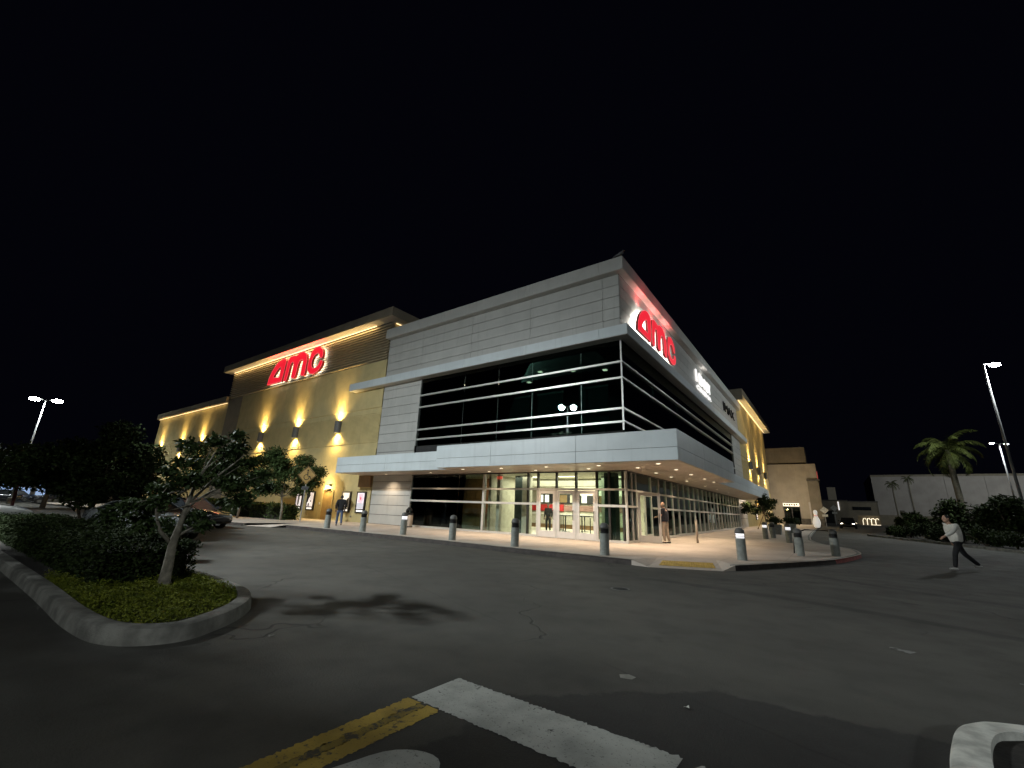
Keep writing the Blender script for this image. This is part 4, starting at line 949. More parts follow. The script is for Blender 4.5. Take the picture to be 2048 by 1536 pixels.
# ================================================================== TREES
def clump_pts(clumps, n, sq=.7):
    out = []
    wts = [c[3]**2.2 for c in clumps]
    for _ in range(n):
        c = random.choices(clumps, wts)[0]; d = Vector((random.gauss(0,1), random.gauss(0,1), random.gauss(0,1))).normalized()*c[3]*(random.random()**.45)
        out.append((c[0]+d.x, c[1]+d.y, c[2]+d.z*sq))
    return out
def tree(label, base, trunk, branches, clumps, n, size, lm, bm_, cat='tree', name='tree', group=None):
    t = thing(name, label, cat, base, 0, group); o = Vector(base)
    b = MB(); L = len(trunk[0]); b.tube([Vector(p)-o for p in trunk[0]], trunk[1], 9); b.build('trunk', bm_, t, smooth=True)
    for pth, r0, r1 in branches:
        k = len(pth); MB().tube([Vector(p)-o for p in pth], [r0+(r1-r0)*i/(k-1) for i in range(k)], 6).build('branch', bm_, t, smooth=True)
    leaves('crown', np.array(clump_pts(clumps, n)) - np.array(base), size, lm, t)
    return t
# near island tree, forked and sparse
T1 = [(-.87,-17.32,1.99),(-.84,-17.22,2.29),(-.79,-17.06,2.35),(-.71,-16.82,2.49),(-.71,-16.83,2.2),(-.65,-16.64,2.31),(-.6,-16.5,2.28),(-.76,-16.97,2.02),(-.69,-16.76,1.96),(-.62,-16.54,1.93),(-.56,-16.35,2.08),(-.71,-16.81,1.7),(-.62,-16.53,1.68),(-.55,-16.33,1.78),(-.58,-16.42,1.43),(-.63,-16.58,1.39),(-.88,-17.35,1.82),(-.9,-17.41,1.66),(-.94,-17.54,1.58),(-.83,-17.2,1.72),(-.89,-17.39,1.39),(-.95,-17.55,1.31),(-.75,-16.93,1.14),(-.71,-16.82,1.02),(-.51,-16.2,1.87),(-.45,-16.02,1.67),(-1.02,-17.77,1.3),(-1.04,-17.85,1.15),(-.97,-17.61,1.09),(-.91,-17.43,1.01)]
def spread(c, rx, r):   # give the crown real depth along the view as well as across it
    return [(x+random.uniform(-rx,rx), y+random.uniform(-rx,rx)*.3, z, r*random.uniform(.75,1.25)) for x, y, z in c]
tb = (-.82,-17.16,.13)
def twig(p, q, n=4, s=.04):
    p, q = Vector(p), Vector(q); return [p.lerp(q, i/n)+Vector((random.gauss(0,s*.6),random.gauss(0,s*.6),random.gauss(0,s*.5)))*(0 if i in (0,n) else 1) for i in range(n+1)]
T1s = spread(T1, .35, .15)
br = [([(-.83,-17.2,.75),(-.89,-17.36,.93),(-.91,-17.45,1.16),(-.95,-17.5,1.45)],.032,.012), ([(-.81,-17.13,1.06),(-.78,-17.04,1.37),(-.72,-16.85,1.54),(-.66,-16.67,1.67),(-.6,-16.4,1.75)],.028,.009),
 ([(-.80,-17.1,1.36),(-.76,-16.98,1.53),(-.71,-16.83,1.78),(-.65,-16.63,2.01),(-.6,-16.5,2.2)],.026,.008), ([(-.82,-17.15,.83),(-.76,-16.97,.98),(-.73,-16.89,1.1)],.022,.008)]
for c in T1s[::2]: br.append((twig(random.choice([(-.8,-17.1,1.36),(-.76,-16.98,1.6),(-.72,-16.85,1.54),(-.91,-17.45,1.16),(-.79,-17.06,1.69)]), c[:3]), .011, .004))
tree('small forked tree with sparse clumped leaves on the near grassy island', tb, ([(-.82,-17.15,.1),(-.82,-17.16,.2),(-.82,-17.16,.43),(-.82,-17.17,.75),(-.81,-17.13,1.06),(-.8,-17.1,1.36),(-.79,-17.06,1.69),(-.76,-16.96,1.98),(-.74,-16.9,2.2)], [.115,.085,.07,.058,.042,.032,.024,.016,.010]), br, T1s, 5800, .046, M['leaf'], M['bark'])
# tree beyond the hedge
T2 = [(-15.81,-15.52,3.13),(-15.71,-14.99,3.4),(-15.71,-14.96,2.59),(-15.84,-15.68,2.52),(-15.59,-14.36,2.65),(-15.9,-15.96,1.92),(-15.76,-15.22,1.78),(-15.62,-14.49,1.83),(-15.51,-13.92,2.07),(-15.47,-13.73,2.71),(-15.97,-16.36,1.6),(-15.84,-15.65,1.4),(-15.68,-14.81,1.4),(-15.54,-14.06,1.4),(-15.45,-13.63,1.55),(-15.76,-15.22,3.75),(-15.97,-16.33,2.36),(-15.57,-14.24,3.18),(-16.1,-16.8,1.9),(-16.2,-17.3,2.1),(-16.1,-16.9,2.7),(-16.0,-16.4,3.0),(-16.3,-17.8,1.8),(-16.2,-17.5,2.5)]
T2s = spread(T2, 1.3, .62)
tree('dense dark tree behind the island hedge beside the low silver car', (-15.8,-15.45,0), ([(-15.8,-15.45,0),(-15.78,-15.38,.46),(-15.76,-15.3,.92),(-15.7,-15.15,1.5),(-15.7,-15.0,2.4)], [.13,.10,.085,.07,.03]), [([(-15.8,-15.4,.2),(-15.9,-15.6,.8),(-15.9,-15.7,1.5)],.06,.03)]+[(twig((-15.7,-15.15,1.5), c[:3], 4, .1), .03,.01) for c in T2s[::3]], T2s, 15000, .085, M['leaf2'], M['bark2'])
# low leafy sapling between hedge and car
T2b = [(-5.6,-16.55,.95),(-5.4,-16.2,1.15),(-5.5,-15.95,.85),(-5.3,-15.75,.7),(-5.7,-16.8,.8),(-5.6,-16.6,1.25),(-5.2,-16.0,.62)]
tree('low leafy sapling at the hedge end in front of the silver car', (-5.5,-16.5,.13), ([(-5.5,-16.5,.1),(-5.5,-16.45,.5),(-5.48,-16.35,.9),(-5.5,-16.3,1.2)], [.03,.026,.02,.01]), [(twig((-5.5,-16.4,.6), c, 3, .05), .012,.005) for c in T2b], [c+(.21,) for c in T2b], 1500, .05, M['leaf'], M['bark2'], 'sapling', 'sapling')
# trees in front of the tan wall
T3 = [(-23.79,-4.57,4.6),(-23.95,-4.88,4.01),(-23.51,-4.02,3.91),(-23.17,-3.35,4.2),(-24.16,-5.29,3.11),(-23.73,-4.45,3.0),(-23.24,-3.49,3.25),(-22.81,-2.64,3.35),(-22.52,-2.07,3.6),(-23.87,-4.73,2.3),(-23.38,-3.76,2.3),(-22.88,-2.79,2.5),(-24.39,-5.74,2.57),(-24.2,-5.37,2.0),(-22.99,-3.01,2.1),(-22.61,-2.25,2.8),(-23.6,-4.3,3.5)]
T3s = spread(T3, .9, .68)
tree('leafy tree with a slim pale trunk beside the wheelchair sign', (-23.43,-3.87,.15), ([(-23.43,-3.87,.1),(-23.45,-3.9,.99),(-23.5,-4.02,1.66),(-23.5,-4.0,2.6),(-23.6,-4.1,3.6)], [.09,.075,.065,.045,.02]), [(twig((-23.5,-4.0,1.7), c[:3], 4, .1), .03,.008) for c in T3s[::2]], T3s, 10500, .10, M['leaf'], M['bark'])
T4 = [(-26.7+random.uniform(-1.4,1.4), -6.0+random.uniform(-2.3,1.9), random.uniform(1.9,4.7), .75*random.uniform(.7,1.2)) for _ in range(16)]
tree('dark tree behind the near island tree, left of the leafy one', (-26.2,-5.5,.15), ([(-26.2,-5.5,.1),(-26.2,-5.45,1.0),(-26.3,-5.5,2.2),(-26.4,-5.6,3.6)], [.09,.075,.06,.02]), [(twig((-26.3,-5.5,1.9), c[:3], 4, .1), .03,.008) for c in T4[::2]], T4, 10500, .10, M['leaf2'], M['bark2'])
for k, (x, y, hgt, rad, lab) in enumerate(((-52,-11.5,5.6,3.2,'broad dark tree at the far end of the car park under the twin lamp'),(-60,-17.5,5.6,3.4,'dark tree at the far edge of the car park on the outer side'),(-46,-8.2,5.0,2.4,'dark bushy tree in front of the low tan wing'),(-37,-9.6,4.4,2.0,'dark tree between the low wing and the parked cars'))):
    cl = [(x+random.gauss(0,rad*.5), y+random.gauss(0,rad*.5), hgt*random.uniform(.42,.95), rad*.30*random.uniform(.7,1.2)) for _ in range(26)]
    tree(lab, (x,y,0), ([(x,y,0),(x,y+.05,hgt*.3),(x+.1,y,hgt*.7)], [.2,.15,.06]), [(twig((x,y,hgt*.35), c[:3], 3, .15), .06,.02) for c in cl[::4]], cl, 5500, .17, M['leaf2'], M['bark2'])
# trees out of view: first casts the asphalt shadow, others added for shade
for k, (x, y, z, rr, n_, lab) in enumerate(((-6.2,-21.8,6.8,2.1,1500,'tall tree out of view that shades the near asphalt'),(-8.9,-22.3,6.8,2.1,2300,'tall tree added out of view to shade the outer island kerb'),(-11.0,-21.7,6.6,2.2,4300,'tall tree added out of view to shade the island hedge'),(-16.0,-21.0,8.3,1.9,5500,'tall tree added out of view to shade the dark tree and the parked cars'))):
    cl = [(x+random.gauss(0,rr*.5), y-abs(random.gauss(0,rr*.5))+.3, z+random.gauss(0,rr*.35), rr*.45) for _ in range(18)]
    tree(lab, (x,y,0), ([(x,y,0),(x+.05,y,z*.5),(x,y,z)], [.14,.11,.04]), [(twig((x,y,z*.75), c[:3], 3, .1), .04,.01) for c in cl[::3]], cl, n_, .15, M['leaf2'], M['bark2'])

# ---- hedges
def hedge(label, x0, x1, y0, y1, z0, z1, n, size, m, name='hedge', lump=.08):
    t = thing(name, label, 'hedge', ((x0+x1)/2,(y0+y1)/2,z0)); o = ((x0+x1)/2,(y0+y1)/2,z0); P = []
    for _ in range(n):
        f = random.random(); x = random.uniform(x0,x1); y = random.uniform(y0,y1); z = random.uniform(z0,z1)
        top = z1 + lump*(math.sin(x*2.1)+math.sin(x*5.3+y*3))*.5 + random.gauss(0,.03)
        if f < .45: z = top - abs(random.gauss(0,.05))
        elif f < .7: y = y0 + abs(random.gauss(0,.06)); z = min(z, top)
        elif f < .85: y = y1 - abs(random.gauss(0,.06)); z = min(z, top)
        else: x = (x1 if random.random() < .5 else x0) + random.gauss(0,.07); z = min(z, top)
        P.append((x-o[0], y-o[1], max(z,z0)-o[2]))
    leaves('foliage', P, size, m, t)
    MB().box(x0-o[0]+.1,x1-o[0]-.1,y0-o[1]+.1,y1-o[1]-.1,0,z1-z0-.14).build('inner_twigs', M['soil'], t); return t
hedge('dark clipped hedge filling the near island behind the grass', -13.6,-1.35,-17.95,-16.62,.13,.72,34000,.034,M['leaf2'])
hedge('low lit hedge along the foot of the tan wall', -33.5,-23.9,-3.6,-2.4,.15,1.15,7000,.085,M['leaf3'])
hedge('dark hedge farther along the tan wall behind the parked cars', -45,-34,-4.4,-2.8,.15,1.3,5000,.11,M['leaf2'])
# ---- right side: median with kerb, bushes and a palm
med = [(10.2,31.2),(11.7,27.6),(13.9,22.1),(15.9,16.4),(18.2,10.5),(21,4)]
tag(kerb(med, .2, .15, 'median_kerb', M['kerb'], side=-1), kind='structure')
tag(clean_poly([(10.45,31.3),(11.95,27.7),(14.15,22.2),(16.15,16.5),(18.45,10.6),(21.25,4.1),(34,4),(34,34),(16,60),(12,60)], .12, 'median_soil', M['soil']), kind='structure')
def bush(label, x, y, r, h, n, size, m, lumps=9):
    z = G(y)+.12; t = thing('bush', label, 'bush', (x,y,z)); cl = []
    for _ in range(lumps):
        a = random.uniform(0,6.28); q = r*random.random()**.6*.75; cl.append((q*math.cos(a), q*math.sin(a), h*random.uniform(.25,.85)*(1-.35*q/r), r*.36))
    leaves('foliage', clump_pts(cl, n, .8), size, m, t)
    for _ in range(4): MB().tube([(0,0,0),(random.gauss(0,r*.3),random.gauss(0,r*.3),h*.6)], [.05,.02], 6).build('stem', M['bark2'], t)
for a in ((16.2,33.0,2.6,3.6,5200,.14,M['leaf2']),):
    bush('broad dark bush below the palm', *a)
bush('rounded dark shrub nearest the long pale wall', 13.9,36.5,1.35,2.6,3000,.11,M['leaf2'])
bush('tall dark bush behind the walking woman', 17.6,24.6,2.5,3.9,5200,.14,M['leaf2'])
bush('dark bush at the outer edge under the bright lamp', 21.5,22.5,2.7,4.1,5200,.14,M['leaf2'])
bush('low dark bush at the pointed end of the median', 12.2,33.5,.9,.9,1500,.10,M['leaf2'])
bush('small twiggy shrub before the long pale wall', 15.8,60,1.3,2.4,1600,.14,M['leaf2'])
bush('low hedge bush beside the dark parked car', 20.2,18.5,1.6,1.5,2600,.11,M['leaf2'])
bush('low dark bush in the middle of the median', 15.4,27.0,1.5,1.9,2600,.11,M['leaf2'])
for k in range(9):
    q = k/8; bush('low dark bush in the row along the median kerb', 12.6+5.6*q+random.uniform(-.2,.2), 28.9-16.5*q, 1.15, random.uniform(.9,1.3), 1500, .085, M['leaf2'])
for o in COL.objects:
    if o.get('label') == 'low dark bush in the row along the median kerb': o['group'] = 'low bushes along the median kerb'
def palm(label, x, y, h, nf, fl, r, name='palm_tree', leafn=46):
    z = G(y)+.1; t = thing(name, label, 'palm tree', (x,y,z), 0)
    MB().tube([(0,0,0),(.04,0,h*.3),(-.02,.02,h*.7),(0,0,h)], [r*1.25,r,r*.95,r*.8], 10).build('trunk', M['palm_trunk'], t, smooth=True)
    for k in range(nf):
        az = 2.399*k + random.uniform(-.2,.2); el = R(80) - R(115)*(k/nf)**.8; ln = fl*random.uniform(.85,1.1)
        pts_ = []; p = Vector((0,0,h)); e = el
        for i in range(9):
            pts_.append(p.copy()); p = p + Vector((math.cos(az)*math.cos(e), math.sin(az)*math.cos(e), math.sin(e)))*ln/8; e -= R(9+6*i*.35)
        b = MB(); b.tube(pts_, [.035*fl/2.4*(1-i/9.5) for i in range(9)], 5)
        sd = Vector((-math.sin(az), math.cos(az), 0))
        for i in range(leafn):
            f = .14 + .85*i/leafn; q = f*8; i0 = min(int(q),7); c = pts_[i0].lerp(pts_[i0+1], q-i0); tg = (pts_[i0+1]-pts_[i0]).normalized()
            L_ = fl*.24*math.sin(math.pi*min(1,.12+f*.9))**.6
            for s in (-1,1):
                d = (sd*s*.85 + tg*.55 + Vector((0,0,-.75+random.gauss(0,.25)))).normalized(); wv = tg*.0085*fl
                b.add([c-wv*.6, c+d*L_*.5-wv, c+d*L_, c+d*L_*.5+wv, c+wv*.6], [(0,1,2,3,4)])
        b.build('frond', M['palm'], t, fix=False)
    return t
palm('tall palm tree with drooping fronds above the dark bushes', 17.2,35.5,7.7,21,3.0,.24)
palm('thin palm before the long pale wall, nearer its end', 20.4,118,9.4,12,2.0,.16)
palm('thin palm before the long pale wall, beside the other thin one', 23.4,118,10.6,12,1.8,.16)
# shrub tree and planters on the far sidewalk
T6 = [(2.0+random.gauss(0,.7), 32.0+random.gauss(0,1.0), .36+random.uniform(1.5,3.9), .5) for _ in range(18)]
tree('leaning dark tree held by wooden stakes past the long canopy', (2.3,31.6,.48), ([(2.3,31.6,.4),(2.25,31.7,1.3),(2.1,31.9,2.6),(2.0,32,3.4)], [.06,.05,.04,.02]), [(twig((2.1,31.9,1.9), c[:3], 3, .1), .02,.008) for c in T6[::2]], T6, 4200, .11, M['leaf2'], M['bark2'])
for dx_, l in ((-.8,'wooden stake propping the leaning tree, on the wall side'),(.8,'wooden stake propping the leaning tree, on the road side')):
    s = thing('tree_stake', l, 'stake', (2.3+dx_,31.4,.48)); MB().tube([(0,0,0),(-dx_*.85,.2,1.5)], .035, 6).build('pole', M['wood'], s); MB().box(-.06,.06,-.06,.06,-.02,.03).build('peg', M['wood'], s)
for x, y, l in ((4.05,20.0,'square grey planter with a low shrub, nearer the canopy end'),(4.75,24.5,'square grey planter with a low shrub, farther along the sidewalk')):
    p = thing('planter', l, 'planter', (x,y,.15+G(y))); MB().prism([(-.36,0),(.36,0),(.43,.72),(-.43,.72)], .86, lambda u, v, q: (u, q-.43, v)).build('pot', M['bollard'], p); MB().box(-.36,.36,-.36,.36,.725,.74).build('soil', M['soil'], p)
    leaves('shrub', clump_pts([(random.gauss(0,.25),random.gauss(0,.25),.85+random.random()*.3,.26) for _ in range(8)], 900), .07, M['leaf2'], p)

# ================================================================== OTHER BUILDINGS
n1 = thing('neighbour_store', 'lower beige store past the tan cinema wall with dark stone pillar bases', 'store', (0,66,.6))
def nb(name, x0, x1, y0, y1, z0, z1, m, parent): return bx(name, x0, x1, y0, y1, z0, z1, m, parent)
nb('wall', -1, 1.35, 66, 72, .6, 10.4, M['stucco_far'], n1); nb('wall', 1.36, 3.7, 66, 66.4, 4.2, 10.4, M['stucco_far'], n1); nb('wall', 3.71, 5.2, 66, 72, .6, 10.4, M['stucco_far'], n1)
nb('parapet', -1, 5.45, 66.3, 72, 10.62, 13.2, M['stucco2'], n1); nb('shadow_gap', -.9, 5.3, 66.5, 71.5, 10.4, 10.62, M['joint'], n1)
nb('pier', 5.21, 6.7, 65.2, 68, .6, 7.6, M['stucco2'], n1); nb('pier_cap', 5.15, 6.9, 65.0, 68.2, 7.6, 7.85, M['stone'], n1); nb('upper_pier', 5.21, 6.6, 65.3, 72, 7.86, 10.3, M['stucco_far'], n1)
nb('stone_base', 3.65, 5.16, 65.9, 65.99, .6, 1.75, M['stone'], n1); nb('stone_base', 5.17, 6.75, 65.1, 65.19, .6, 1.75, M['stone'], n1); nb('pale_trim', 4.95, 5.18, 65.75, 65.89, .6, 4.3, M['soffit_white'], n1)
nb('door', 1.45, 3.6, 66.9, 67.0, .6, 3.4, M['glass_dark'], n1); nb('door_wall', 1.36, 3.7, 67.5, 67.6, .6, 4.2, M['dark_room'], n1)
for x in (1.42,2.5,3.62): nb('door_frame', x-.05, x+.05, 66.8, 66.88, .6, 3.4, M['alu_dark'], n1)
nb('lit_soffit', 1.4, 3.65, 65.9, 65.98, 3.6, 4.1, M['E_shop'], n1)
for k in range(6): nb('sign_letter', 1.55+.33*k, 1.75+.33*k, 65.84, 65.895, 3.7+.06*(k%2), 4.0, M['blackm'], n1)
nb('red_sign', 6.62, 6.70, 66.6, 67.6, 8.1, 9.2, M['E_redpin'], n1)
pn = thing('bowling_pin', 'giant white bowling pin with a red stripe at the store corner', 'bowling pin', (6.05,48.5,G(48.5)+.15))
prof = [(0,0),(.24,0),(.30,.12),(.38,.45),(.40,.65),(.34,.95),(.22,1.25),(.17,1.42),(.16,1.52),(.20,1.68),(.22,1.82),(.18,1.98),(.10,2.06),(0,2.09)]
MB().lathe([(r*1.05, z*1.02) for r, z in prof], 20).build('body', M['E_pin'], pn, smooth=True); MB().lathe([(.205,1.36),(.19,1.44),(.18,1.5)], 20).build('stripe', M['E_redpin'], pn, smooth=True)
n2 = thing('long_warehouse', 'long pale windowless store wall on the far side of the road', 'building', (17.5,130,1.05))
for k in range(9): nb('wall_panel', 17.5+7*k, 24.44+7*k, 130, 131, 1.05, 13.2, M['stucco_pale'], n2)
nb('roof', 17.4, 81, 129.9, 160, 13.2, 13.7, M['stucco2'], n2); nb('base_band', 17.4, 81, 129.9, 129.98, 1.05, 3.6, M['stucco2'], n2); nb('side_wall', 17.5, 17.9, 131.01, 160, 1.05, 13.2, M['stucco2'], n2); nb('wall_plaque', 22.0, 22.9, 129.9, 129.97, 4.0, 4.8, M['stone'], n2)
n3 = thing('far_shop', 'dark far shop with a small pale tower block on its roof', 'building', (7,115,1.05))
nb('wall', 3, 11.2, 115, 124, 1.05, 6.4, M['stucco2'], n3); nb('tower', 7.6, 9.3, 114.9, 118, 6.42, 9.6, M['stucco_far'], n3); nb('roof', 2.8, 11.3, 114.8, 124, 6.42, 6.6, M['stone'], n3)
nb('door', 6.4, 8.2, 114.9, 114.98, 1.05, 4.1, M['blackm'], n3); nb('lit_strip', 9.3, 9.5, 114.8, 114.98, 4.2, 6.2, M['E_signw'], n3)
n4 = thing('far_annex', 'low dark annex between the far shop and the long pale wall', 'building', (13.5,120,1.05))
nb('wall', 11.3, 17.2, 120, 128, 1.05, 6.3, M['stucco2'], n4); nb('window', 12.2, 15.8, 119.93, 119.98, 4.4, 5.2, M['car_glass'], n4); nb('roof', 11.2, 17.3, 119.9, 128, 6.31, 6.6, M['stone'], n4)
ar_scale = .72
ar = thing('arcade_front', 'row of bright lit arches at the foot of the annex', 'shop front', (14.0,100,1.05))
for k in range(4): MB().tube([(-1.5+.95*k,0,0),(-1.5+.95*k,0,1.2),(-1.3+.95*k,0,1.75),(-.95+.95*k,0,1.85),(-.7+.95*k,0,1.5)], .09, 6).build('arch', M['E_shop'], ar)
MB().box(.2,2.4,-.1,.1,0,.12).build('lit_step', M['E_shop'], ar); MB().box(-2.5,2.6,1.5,1.8,0,2.6).build('back_wall', M['stucco2'], ar)
ar.scale = (ar_scale,)*3
light('shop_light', 'POINT', (.5,-1.5,1.6), 60, (1,.85,.6), ar, .3)
light('shop_light', 'POINT', (2.4,-6.5,3.6), 620, (1,.89,.74), n1, .3)
for x, y, h, l in ((6.9,62,2.5,'pale diamond road sign on a post beside the bowling pin'),(8.2,75,3.0,'pale diamond road sign on a post before the far shop')):
    s = thing('road_sign', l, 'traffic sign', (x,y,G(y))); MB().tube([(0,0,0),(0,0,h)], .04, 8).build('post', M['steel'], s)
    MB().prism([(-.55,0),(0,-.55),(.55,0),(0,.55)], .03, lambda u, v, q: (u, -.05-q, h-.1+v)).build('panel', M['kerb_white'], s); MB().box(-.35,.35,-.07,-.05,h-1.05,h-.72).build('plaque', M['kerb_white'], s)
# left added far block and wall
sh = thing('glint_block', 'added low far block with glowing blue panes in place of car window glints', 'shop', (-92,-12,0))
MB().box(-6,0,-12,12,0,4.2).build('wall', M['stucco2'], sh); MB().box(-6.3,.5,-12.3,12.3,4.21,4.6).build('roof', M['stone'], sh)
for k in range(7): MB().box(.01,.08,-6.5+1.9*k,-5.2+1.9*k,.9,2.7).build('window', M['E_blue'], sh)  # panes glow in place of bluish glints on the far car windows
rw = thing('ramp_wall', 'low sloped ramp wall with a pale cap in front of the low wing', 'wall', (-54,-1.2,.15))
MB().prism([(-3.5,0),(3.2,0),(3.2,1.0),(-3.5,1.5)], .25, lambda u, v, q: (u, q-.12, v)).build('wall', M['stucco'], rw); MB().prism([(-3.55,1.51),(3.25,1.01),(3.25,1.09),(-3.55,1.59)], .36, lambda u, v, q: (u, q-.18, v)).build('cap', M['soffit_white'], rw)
for x, l in ((-30.6,'pale tube bike rack by the tan wall, nearer the leafy tree'),(-32.6,'pale tube bike rack by the tan wall, farther from the leafy tree')):
    k = thing('bike_rack', l, 'bike rack', (x,-1.3,.15)); MB().tube([(-.5,0,0),(-.5,0,.95),(.5,0,1.0),(.5,0,0)], .035, 8).build('hoop', M['alu'], k); MB().tube([(-.5,0,.5),(.5,0,.5)], .025, 8).build('crossbar', M['alu'], k)
rs = thing('red_sign_post', 'leaning dark red parking sign post beside the white car', 'sign', (-17.5,-17.13,0))
MB().tube([(0,0,0),(-.02,-.1,1.75)], .05, 8).build('post', M['sign_red'], rs); o_ = MB().box(-.02,.02,-.3,.3,0,.22).build('panel', M['sign_red'], rs); o_.location = (.05,-.15,1.58)

# ================================================================== CARS
def car(label, loc, rz, paint_m, L=4.6, Wd=1.8, H=1.45, suv=False, lamps=None, group=None, name='parked_car'):
    t = thing(name, label, 'car', loc, rz, group); hw = Wd/2
    # stations along x (nose at +x): x, sill z, shoulder z, half width
    st = [(-.5,.42,.74,.80),(-.485,.28,.92,.93),(-.38,.2,.98,1.0),(-.15,.19,.96,1.0),(.12,.19,.93,1.0),(.26,.19,.88,.99),(.40,.22,.80,.95),(.475,.28,.70,.86),(.5,.36,.60,.72)]
    if suv: st = [(a, b+.06, c+.14, d) for a, b, c, d in st]
    b = MB(); rows = []
    for x, z0, z1, k in st:
        y = hw*k; rows.append([(x*L,-y*.92,z0),(x*L,-y,z0+.12),(x*L,-y*1.0,(z0+z1)/2),(x*L,-y*.97,z1-.07),(x*L,-y*.88,z1),(x*L,0,z1+.03),(x*L,y*.88,z1),(x*L,y*.97,z1-.07),(x*L,y,(z0+z1)/2),(x*L,y,z0+.12),(x*L,y*.92,z0)])
    k = len(rows[0])
    for r in rows: b.v += r
    for i in range(len(rows)-1):
        for q in range(k): b.f.append((i*k+q, i*k+(q+1)%k, (i+1)*k+(q+1)%k, (i+1)*k+q)); b.m.append(0)
    b.f.append(tuple(range(k))); b.f.append(tuple((len(rows)-1)*k+q for q in range(k))); b.m += [0,0]
    bo = b.build('body', paint_m, t, smooth=True)
    zb = .93 + (.14 if suv else 0)
    rf = [(-.42 if suv else -.36, zb), (-.37 if suv else -.22, H-.04), (-.1, H), (.06, H-.02), (.24, zb-.03)]
    cb = MB(); n = len(rf)
    for s in (-1,1): cb.v += [(x*L, s*hw*(.86 if i in (0,n-1) else .68), z) for i, (x, z) in enumerate(rf)]
    for i in range(n-1): cb.f.append((i,i+1,n+i+1,n+i)); cb.m.append(1 if i in (0,n-2) else 0)
    cb.f.append(tuple(range(n))[::-1]); cb.f.append(tuple(range(n,2*n))); cb.m += [1,1]
    cab = cb.build('cabin', [paint_m, M['car_glass']], t)
    for s in (-1,1):
        for (x0,z0),(x1,z1) in zip(rf, rf[1:]):
            w0 = hw*(.86 if (x0,z0) in (rf[0],rf[-1]) else .68)+.008; w1 = hw*(.86 if (x1,z1) in (rf[0],rf[-1]) else .68)+.008
            MB().tube([(x0*L,s*w0,z0),(x1*L,s*w1,z1)], .03, 6).build('pillar', paint_m, cab)
        MB().tube([(.0,s*hw*.875,zb-.02),(-.08*L,s*hw*.69,H-.03)], .028, 6).build('pillar', M['black'], cab)
        MB().box(.2*L,.235*L,s*hw*.98-.0,s*hw*1.14,zb-.0,zb+.13).build('wing_mirror', paint_m, t)
        MB().tube([(-.03*L,s*(hw+.005),zb-.17),(.015*L,s*(hw+.015),zb-.17)], .018, 6).build('door_handle', M['chrome'], t)
        for xw in (-.30,.31):
            wh = bpy.data.objects.new('wheel', MB().tube([(0,-.11,0),(0,.11,0)], .33, 20).mesh('wheel', M['rubber'])); put(wh, t); wh.location = (xw*L, s*(hw-.09), .33)
            MB().tube([(0,-.118,0),(0,.118,0)], .21, 14).build('rim', M['chrome'], wh)
        MB().ball((.475*L,s*hw*.62,.62+(.14 if suv else 0)), (.07,.19,.075), 10, 6).build('headlight', lamps or M['white_lens'], t, smooth=True)
        MB().ball((-.49*L,s*hw*.66,.83+(.14 if suv else 0)), (.05,.17,.08), 10, 6).build('tail_light', M['red_lens'], t, smooth=True)
    MB().box(-.505*L,-.485*L,-.26,.26,.5,.62).build('number_plate', M['white_lens'], t); MB().box(.495*L,.505*L,-.45,.45,.38,.52).build('grille', M['black'], t)
    return t
car('low silver car parked behind the near island tree', (-12.2,-14.5,0), R(14), M['car_silver'], 4.3, 1.8, 1.24)
car('dark car parked behind the low silver car', (-18.6,-11.2,0), R(22), M['car_black'])
car('white car at the very edge of the view beside the red post', (-14.1,-19.35,0), R(90), M['car_white'], 4.6, 1.85, 1.6, True)
for k, (x, y, m, l) in enumerate(((-82,-10.6,'car_blue','dark blue car in the far row before the added blue panes'),(-75,-12.6,'car_black','dark car in the far row behind the red post'),(-70,-8.0,'car_black','dark car in the far row nearest the dark trees'))):
    car(l, (x,y,0), R(-95), M[m], 4.6, 1.8, 1.5, k == 2, None, 'far row of parked cars')
car('car with glowing headlights on the road before the long pale wall', (9.4,57.5,G(57.5)), R(-93), M['car_black'], 4.5, 1.8, 1.45, False, M['E_head'], None, 'moving_car')
car('black car parked at the outer edge behind the walking woman', (20.6,17.2,G(17.2)), R(150), M['car_black'])

# ================================================================== PEOPLE
def skin(name, pts, edges, mats, parent, sub=2, root=0):
    me = bpy.data.meshes.new(name); me.from_pydata([p[:3] for p in pts], edges, [])
    o = bpy.data.objects.new(name, me); COL.objects.link(o)
    md = o.modifiers.new('skin', 'SKIN'); md.use_smooth_shade = True
    for i, p in enumerate(pts):
        sv = me.skin_vertices[0].data[i]; r = p[3]; sv.radius = r if isinstance(r, tuple) else (r, r); sv.use_root = (i == root)
    sb = o.modifiers.new('sub', 'SUBSURF'); sb.levels = sub; sb.render_levels = sub
    dg = bpy.context.evaluated_depsgraph_get(); m2 = bpy.data.meshes.new_from_object(o.evaluated_get(dg)); bpy.data.objects.remove(o)
    m2.materials.clear()
    for m in (mats if isinstance(mats, list) else [mats]): m2.materials.append(m)
    m2.polygons.foreach_set('use_smooth', [True]*len(m2.polygons))
    ob = bpy.data.objects.new(name, m2); put(ob, parent); return ob
